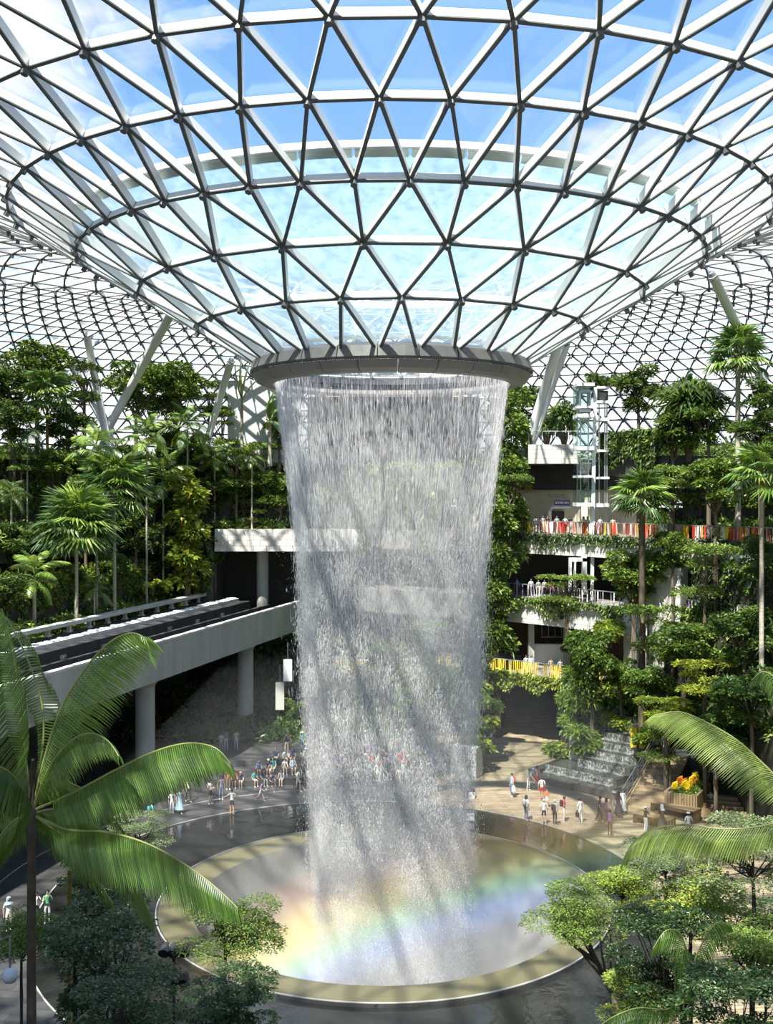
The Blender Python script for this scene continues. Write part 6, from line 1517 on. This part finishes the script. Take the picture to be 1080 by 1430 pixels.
def hair_mesh(kind):
    mb = MB()
    if kind == 'short': mb.lathe([(0.0, 0.135), (0.055, 0.125), (0.092, 0.085), (0.102, 0.035), (0.098, 0.0), (0.085, -0.02)], 14, a0=math.radians(70), a1=math.radians(290)); mb.lathe([(0.0, 0.137), (0.055, 0.126), (0.094, 0.085), (0.1, 0.062)], 14)
    elif kind == 'long': mb.lathe([(0.0, 0.137), (0.06, 0.126), (0.098, 0.08), (0.105, 0.0), (0.11, -0.12), (0.10, -0.24), (0.06, -0.26)], 14, a0=math.radians(65), a1=math.radians(295)); mb.lathe([(0.0, 0.139), (0.055, 0.128), (0.097, 0.085), (0.102, 0.062)], 14)
    elif kind == 'scarf': mb.lathe([(0.0, 0.142), (0.062, 0.13), (0.103, 0.08), (0.108, 0.0), (0.112, -0.09), (0.16, -0.18), (0.185, -0.24)], 16, a0=math.radians(38), a1=math.radians(322)); mb.lathe([(0.0, 0.144), (0.06, 0.132), (0.1, 0.095)], 16); mb.lathe([(0.09, -0.1), (0.15, -0.17), (0.17, -0.22)], 16)
    elif kind == 'cap': mb.lathe([(0.0, 0.15), (0.06, 0.14), (0.1, 0.1), (0.106, 0.05)], 16); mb.frame((0, -0.14, 0.055), (0.075, 0, 0), (0, 0.06, -0.01), (0, 0, 0.008))
    elif kind == 'hat': mb.lathe([(0.0, 0.16), (0.08, 0.15), (0.104, 0.08), (0.2, 0.055), (0.205, 0.045), (0.1, 0.05)], 20)
    return mb.mesh('hair' if kind in ('short', 'long') else {'scarf': 'headscarf', 'cap': 'cap', 'hat': 'hat'}[kind], [None], True)
HAIRS = {k: hair_mesh(k) for k in ('short', 'long', 'scarf', 'cap', 'hat')}
def pack_mesh():
    mb = MB(); n = 10
    mb.lathe([(0.0, -0.2), (0.12, -0.19), (0.15, -0.08), (0.15, 0.1), (0.11, 0.19), (0.0, 0.21)], 12)
    return mb.mesh('backpack', [None], True)
PACK = pack_mesh()
def skirt_mesh(): 
    mb = MB(); mb.lathe([(0.30, 0.30), (0.27, 0.38), (0.20, 0.75), (0.135, 1.0), (0.128, 1.08), (0.15, 1.28)], 18); return mb.mesh('dress', [None], True)
SKIRT = skirt_mesh()
def setm(o, mats):
    for i, m in enumerate(mats):
        if i < len(o.material_slots): o.material_slots[i].link = 'OBJECT'; o.material_slots[i].material = m
    return o
def person(loc, rz, pose, top, bottom, legs='long', sleeve=False, hair='short', hcol='black', skin='tan', shoe='white', h=1.66, label='', group=None, pack=None, dress=None, bag=None, hatcol=None):
    me, hd = body_mesh(pose, legs, sleeve); k = h / 1.70
    o = thing('person', label, 'person', loc, rz, group); o.scale = (k, k, k)
    setm(put('body', me, o), [SKIN[skin], CLOTH[top], CLOTH[bottom], CLOTH[shoe]])
    hm = HAIRS[hair]; setm(put(hm.name.split('.')[0], hm, o, (hd.x, hd.y + 0.012, hd.z)), [CLOTH[hatcol or 'white'] if hair in ('scarf', 'cap', 'hat') else HAIR[hcol]])
    if hair in ('cap', 'hat'): setm(put('hair', HAIRS['short'], o, (hd.x, hd.y + 0.012, hd.z - 0.02)), [HAIR[hcol]])
    if pack:
        pz = hd.z - 0.33; setm(put('backpack', PACK, o, (0, hd.y + 0.20, pz), (0, 0, 0), (1.0, 0.75, 1.0)), [CLOTH[pack]])
    if dress: setm(put('dress', SKIRT, o, (0, 0, 0 if not pose.startswith('sit') else -0.4)), [CLOTH[dress]])
    if bag:
        mb = MB(); mb.frame((0.27, 0.0, 0.62), (0.05, 0, 0), (0, 0.13, 0), (0, 0, 0.16)); mb.frame((0.27, 0, 0.84), (0.008, 0, 0), (0, 0.07, 0), (0, 0, 0.07)); setm(mb.obj('bag', [None], o), [CLOTH[bag]])
    return o
W = PI     # facing away from the viewer
R_ = [  # right-hand plaza: px, py of the feet, facing, pose, top, bottom ...
    (715, 1113, -1.2, 'stand', 'light blue', 'jeans', dict(pack='red', bag='white', label='man in a pale blue shirt with a white bag, leftmost of the deck group')),
    (738, 1104, 0.9, 'bend', 'light blue', 'white', dict(hair='cap', label='person in a white cap bending down at the back of the deck group')),
    (750, 1102, 2.6, 'stand', 'beige', 'red', dict(legs='short', label='dark haired person in beige top and red shorts behind the deck group')),
    (757, 1118, W, 'stand', 'white', 'red', dict(legs='short', label='man in a white tee and red shorts beside the low wall')),
    (735, 1146, 2.2, 'stand', 'white', 'jeans', dict(hair='long', pack='grey', label='woman in jeans with a grey backpack at the pool edge')),
    (760, 1152, W, 'stand', 'white', 'black', dict(legs='short', hair='short', hcol='grey', skin='light', label='man in a white tee and dark shorts seen from behind at the pool edge')),
    (764, 1128, 0.3, 'stand', 'orange', 'white', dict(h=1.3, legs='short', label='child in orange among the people on the deck')),
    (775, 1153, 2.4, 'stand', 'grey', 'black', dict(hcol='grey', pack='black', skin='light', label='grey haired man with a large black backpack at the pool edge')),
    (788, 1148, 1.4, 'phone', 'red', 'white', dict(pack='black', label='man in a red shirt and white trousers looking at a phone')),
    (811, 1150, -2.6, 'phone', 'white', 'white', dict(bag='black', sleeve=True, label='person in white trousers with a black shoulder bag standing alone')),
    (837, 1148, 1.2, 'walk', 'black', 'black', dict(label='man in a black tee stepping towards the pool')),
    (847, 1150, 1.6, 'stand', 'pink', 'brown', dict(hair='long', label='woman in pink behind the man in black on the deck')),
    (852, 1168, 2.7, 'photo', 'purple', 'black', dict(label='person in purple raising a camera nearest the pool')),
    (857, 1140, 0.5, 'stand', 'beige', 'beige', dict(hair='hat', hatcol='beige', label='person under a wide beige sun hat')),
    (864, 1142, W, 'stand', 'black', 'black', dict(hair='long', dress='black', label='woman in a black dress beside the one in white')),
    (870, 1137, 0.4, 'stand', 'white', 'white', dict(hair='long', dress='white', sleeve=True, label='woman in a long white dress at the foot of the timber stairs')),
    (902, 1163, 2.0, 'photo', 'black', 'white', dict(hair='cap', dress=None, label='person in a white cap and dark vest raising an arm by the bench')),
    (925, 1160, -2.8, 'phone', 'black', 'black', dict(hair='scarf', hatcol='white', dress='black', sleeve=True, label='woman in black with a white headscarf by the bench')),
    (962, 1172, W, 'stand', 'white', 'grey', dict(hair='cap', label='person in a white cap half hidden behind the low frond')),
    (651, 1117, 0.6, 'stand', 'teal', 'black', dict(label='person in teal beside a black suitcase at the edge of the falling water')),
    (992, 1218, 0.3, 'stand', 'white', 'white', dict(hair='scarf', hatcol='white', label='person all in white among the trees right of the low frond')),
    (1036, 1222, 0.3, 'phone', 'red', 'black', dict(label='person in red among the trees at the right edge')),
]
for px, py, rz, pose, top, bottom, kw in R_:
    p = G(px, py, 0.025); person(p, rz, pose, top, bottom, group='visitors on the timber deck', **kw)
p = SO + SA * (NS * 0.5 - 0.3) + SB * 0.6; person((p.x, p.y, 0.16 * NS), 2.8, 'stand', 'white', 'white', legs='short', label='person in a white top and shorts at the head of the timber stairs', group='visitors on the timber deck')
for i, (px, lab, top, bt) in enumerate(((983, 'left person of the couple sitting by the side steps, in a dark top', 'grey', 'cream'), (993, 'right person of the couple sitting by the side steps, in white', 'white', 'beige'))):
    p = G(px, 1132); person((p.x, p.y - 0.05, 0.14), -0.4, 'sit_lean', top, bt, label=lab, hair='long' if i == 0 else 'short', skin='light', group='couple on the side seat')
sc_ = thing('suitcase', 'small black suitcase standing by the person in teal', 'suitcase', G(659, 1114, 0.025), 0.2)
mb = MB(); mb.box((0, 0, 0.34), (0.42, 0.26, 0.56)); mb.obj('shell', [M['dark_metal']], sc_)
mb = MB(); mb.tube([(-.12, .1, .6), (-.12, .1, .95), (.12, .1, .95), (.12, .1, .6)], 0.012, 5); mb.obj('handle', [M['metal']], sc_)
for s in (-.15, .15):
    mb = MB(); mb.tube([(s, -.06, .04), (s, .06, .04)], 0.04, 8); mb.obj('wheel', [M['dark_metal']], sc_)
L_ = [
    (212, 1156, 2.2, 'stand', 'teal', 'black', dict(pack='teal', label='person with a teal backpack under the middle left frond')),
    (240, 1136, 0.4, 'stand', 'white', 'white', dict(h=1.5, label='person all in white beside the woman in a blue dress')),
    (251, 1136, 0.3, 'walk', 'light blue', 'light blue', dict(hair='long', dress='light blue', legs='short', label='woman in a pale blue dress walking below the frond')),
    (263, 1120, 0.6, 'walk', 'white', 'black', dict(label='person in white and black farther back below the frond')),
    (294, 1123, 1.0, 'phone', 'white', 'black', dict(legs='short', pack='white', label='person in a white tee and dark shorts left of the one in overalls')),
    (309, 1117, 0.2, 'stand', 'grey', 'jeans', dict(hair='long', label='woman in blue denim between the frond tip and the seated crowd')),
    (319, 1103, 0.3, 'stand', 'orange', 'brown', dict(label='man in bright orange red at the left end of the seated crowd')),
    (324, 1137, W, 'out', 'white', 'black', dict(legs='short', pack=None, label='person in a white tee with both arms held out at the pool edge')),
    (364, 1119, 1.4, 'run', 'violet', 'grey', dict(legs='short', h=1.35, label='child in violet running in front of the seated crowd')),
    (378, 1106, 1.0, 'run', 'navy', 'black', dict(legs='short', h=1.3, label='smaller child in navy running behind the one in violet')),
    (416, 1106, 1.2, 'walk', 'white', 'grey', dict(legs='short', label='person in white bending forward right of the running children')),
    (533, 1090, 1.3, 'walk', 'red', 'white', dict(label='person in a red top and white trousers seen through the falling water')),
    (558, 1105, W, 'stand', 'cream', 'beige', dict(h=1.75, label='person in cream at the pool edge seen through the falling water')),
    (570, 1102, 2.8, 'stand', 'white', 'beige', dict(label='person in white right of the one in cream behind the water')),
    (600, 1092, 2.8, 'phone', 'grey', 'navy', dict(label='person in grey near the right side behind the water')),
]
for px, py, rz, pose, top, bottom, kw in L_: person(G(px, py), rz, pose, top, bottom, group='visitors left of the falling water', **kw)
# the seated crowd
g7 = random.Random(12); p0, p1 = Vector((-12.2, 20.6, 0)), Vector((6.0, 24.2, 0)); nn = Vector((-(p1 - p0).y, (p1 - p0).x, 0)).normalized()
ordn = ['front', 'middle', 'back']
tops = ['teal', 'teal', 'light blue', 'white', 'white', 'violet', 'blue', 'green', 'grey', 'navy', 'red', 'beige', 'teal']
for row in range(3):
    n = (24, 24, 22)[row]; i = 0
    for k in range(n):
        if g7.random() < 0.1: continue
        t = (0.05, 0.14, 0.20)[row] + ((0.95, 0.9, 0.85)[row] - (0.05, 0.14, 0.20)[row]) * (k + g7.uniform(-.25, .25)) / n
        q = p0.lerp(p1, t) + Vector((0, 1.15 * row, 0)) + nn * 0.22; q.z = 0.45 * row
        tp, bt = g7.choice(tops), g7.choice(['white', 'beige', 'black', 'jeans', 'grey', 'navy']); i += 1
        hr_ = g7.choice(['short', 'short', 'long', 'cap'])
        person(q, g7.uniform(-.5, .5) + 0.2, g7.choice(['sit', 'sit_lean']), tp, bt, legs=g7.choice(['short', 'short', 'long']), hair=hr_, hcol=g7.choice(['black', 'black', 'brown']), skin=g7.choice(['light', 'tan']), h=g7.uniform(1.45, 1.75), hatcol=g7.choice(['white', 'beige', 'orange']),
               label='seated person in %s and %s, %s row, %s from the left' % (tp, bt, ordn[row], ORD[i - 1]), group='seated crowd on the %s step' % ordn[row])
for k in range(9):
    t = 0.24 + k * 0.065; q = p0.lerp(p1, t) + Vector((0, 3.0, 0)) + nn * 0.35; q.z = 0.9 if False else 1.35
    tp, bt = g7.choice(tops), g7.choice(['white', 'beige', 'black', 'jeans'])
    person(q, g7.uniform(-.5, .5), g7.choice(['stand', 'phone', 'photo']), tp, bt, hair=g7.choice(['short', 'long', 'hat', 'cap']), h=g7.uniform(1.55, 1.75), hatcol=g7.choice(['beige', 'white']), label='person in %s and %s standing behind the seated crowd, %s from left' % (tp, bt, ORD[k]), group='people standing behind the seated crowd')
for i, (px, py, d, tp, bt, pose, lab) in enumerate(((309, 1062, 86, 'white', 'grey', 'phone', 'person in white farther back in the shade, left of the standing crowd'), (316, 1060, 87, 'grey', 'white', 'stand', 'person in grey beside the one in white in the shade under the track'), (330, 1058, 87, 'cream', 'white', 'walk', 'person in cream walking in the shade under the track'))):
    q = P(px, py, d); person((q.x, q.y, 0), 0.2, pose, tp, bt, label=lab, group='people in the shade under the track')
# storeys
def on_path(path, px, inset, z):
    'point of the path (kept inset behind its edge) that is seen at the column px'
    best = None
    ip = offset_path(path, inset)
    for a, b in zip(ip, ip[1:]):
        for t in np.linspace(0, 1, 12):
            x, y = a[0] + t * (b[0] - a[0]), a[1] + t * (b[1] - a[1]); e = abs(CX + x / (y + D0) * F - px)
            if best is None or e < best[0]: best = (e, x, y)
    return (best[1], best[2], z)
for i, (px, tp, bt) in enumerate(((749, 'white', 'black'), (759, 'grey', 'black'), (765, 'black', 'jeans'), (778, 'grey', 'navy'), (790, 'white', 'black'), (797, 'black', 'black'), (815, 'white', 'beige'), (821, 'white', 'black'), (838, 'white', 'pink'), (856, 'beige', 'jeans'), (730, 'red', 'black'))):
    person(on_path(PATH_C, px, 0.7, 17.4), 0.15 * (i % 3), 'stand' if i % 2 else 'phone', tp, bt, hair='long' if i % 3 == 0 else 'short', label='person in %s and %s at the red railing, %s from the left' % (tp, bt, ORD[i + 1]), group='people at the red railing') if px != 730 else person(on_path(PATH_C, px, 0.7, 17.4), 0, 'stand', 'red', 'black', label='person in red at the left end of the red railing', group='people at the red railing')
for i, (px, tp) in enumerate(((722, 'blue'), (742, 'white'), (752, 'grey'), (760, 'white'), (770, 'red'), (783, 'black'))):
    person(on_path(PATH_B, px, 0.8 + 0.5 * (i % 2), 11.8), 0.2, 'stand', tp, 'black', label='person in %s behind the violet railing, %s from the left' % (tp, ORD[i]), group='people behind the violet railing')
for i, (px, tp) in enumerate(((735, 'white'), (742, 'white'), (769, 'beige'), (783, 'grey'))):
    person(on_path(PATH_A, px, 0.9, 5.6), 0.3, 'stand', tp, 'beige', label='person in %s behind the yellow railing, %s from the left' % (tp, ORD[i]), group='people behind the yellow railing')
q = P(317, 604, 108); person((q.x, q.y, 24.1), 0.2, 'stand', 'navy', 'black', label='person in dark clothes in front of the white park wall', group=None)
for px, py, tp, bt, lab, pose in ((12, 1300, 'white', 'cream', 'woman in white with a pale headscarf at the bottom left edge', 'stand'), (50, 1292, 'white', 'black', 'person in white right behind the near palm trunk', 'photo'), (66, 1290, 'green', 'grey', 'person in pale green right of the near palm trunk', 'photo')):
    person(G(px, py), 0.5, pose, tp, bt, label=lab, hair='scarf' if px == 12 else 'short', hatcol='light blue', group='people at the lower left')
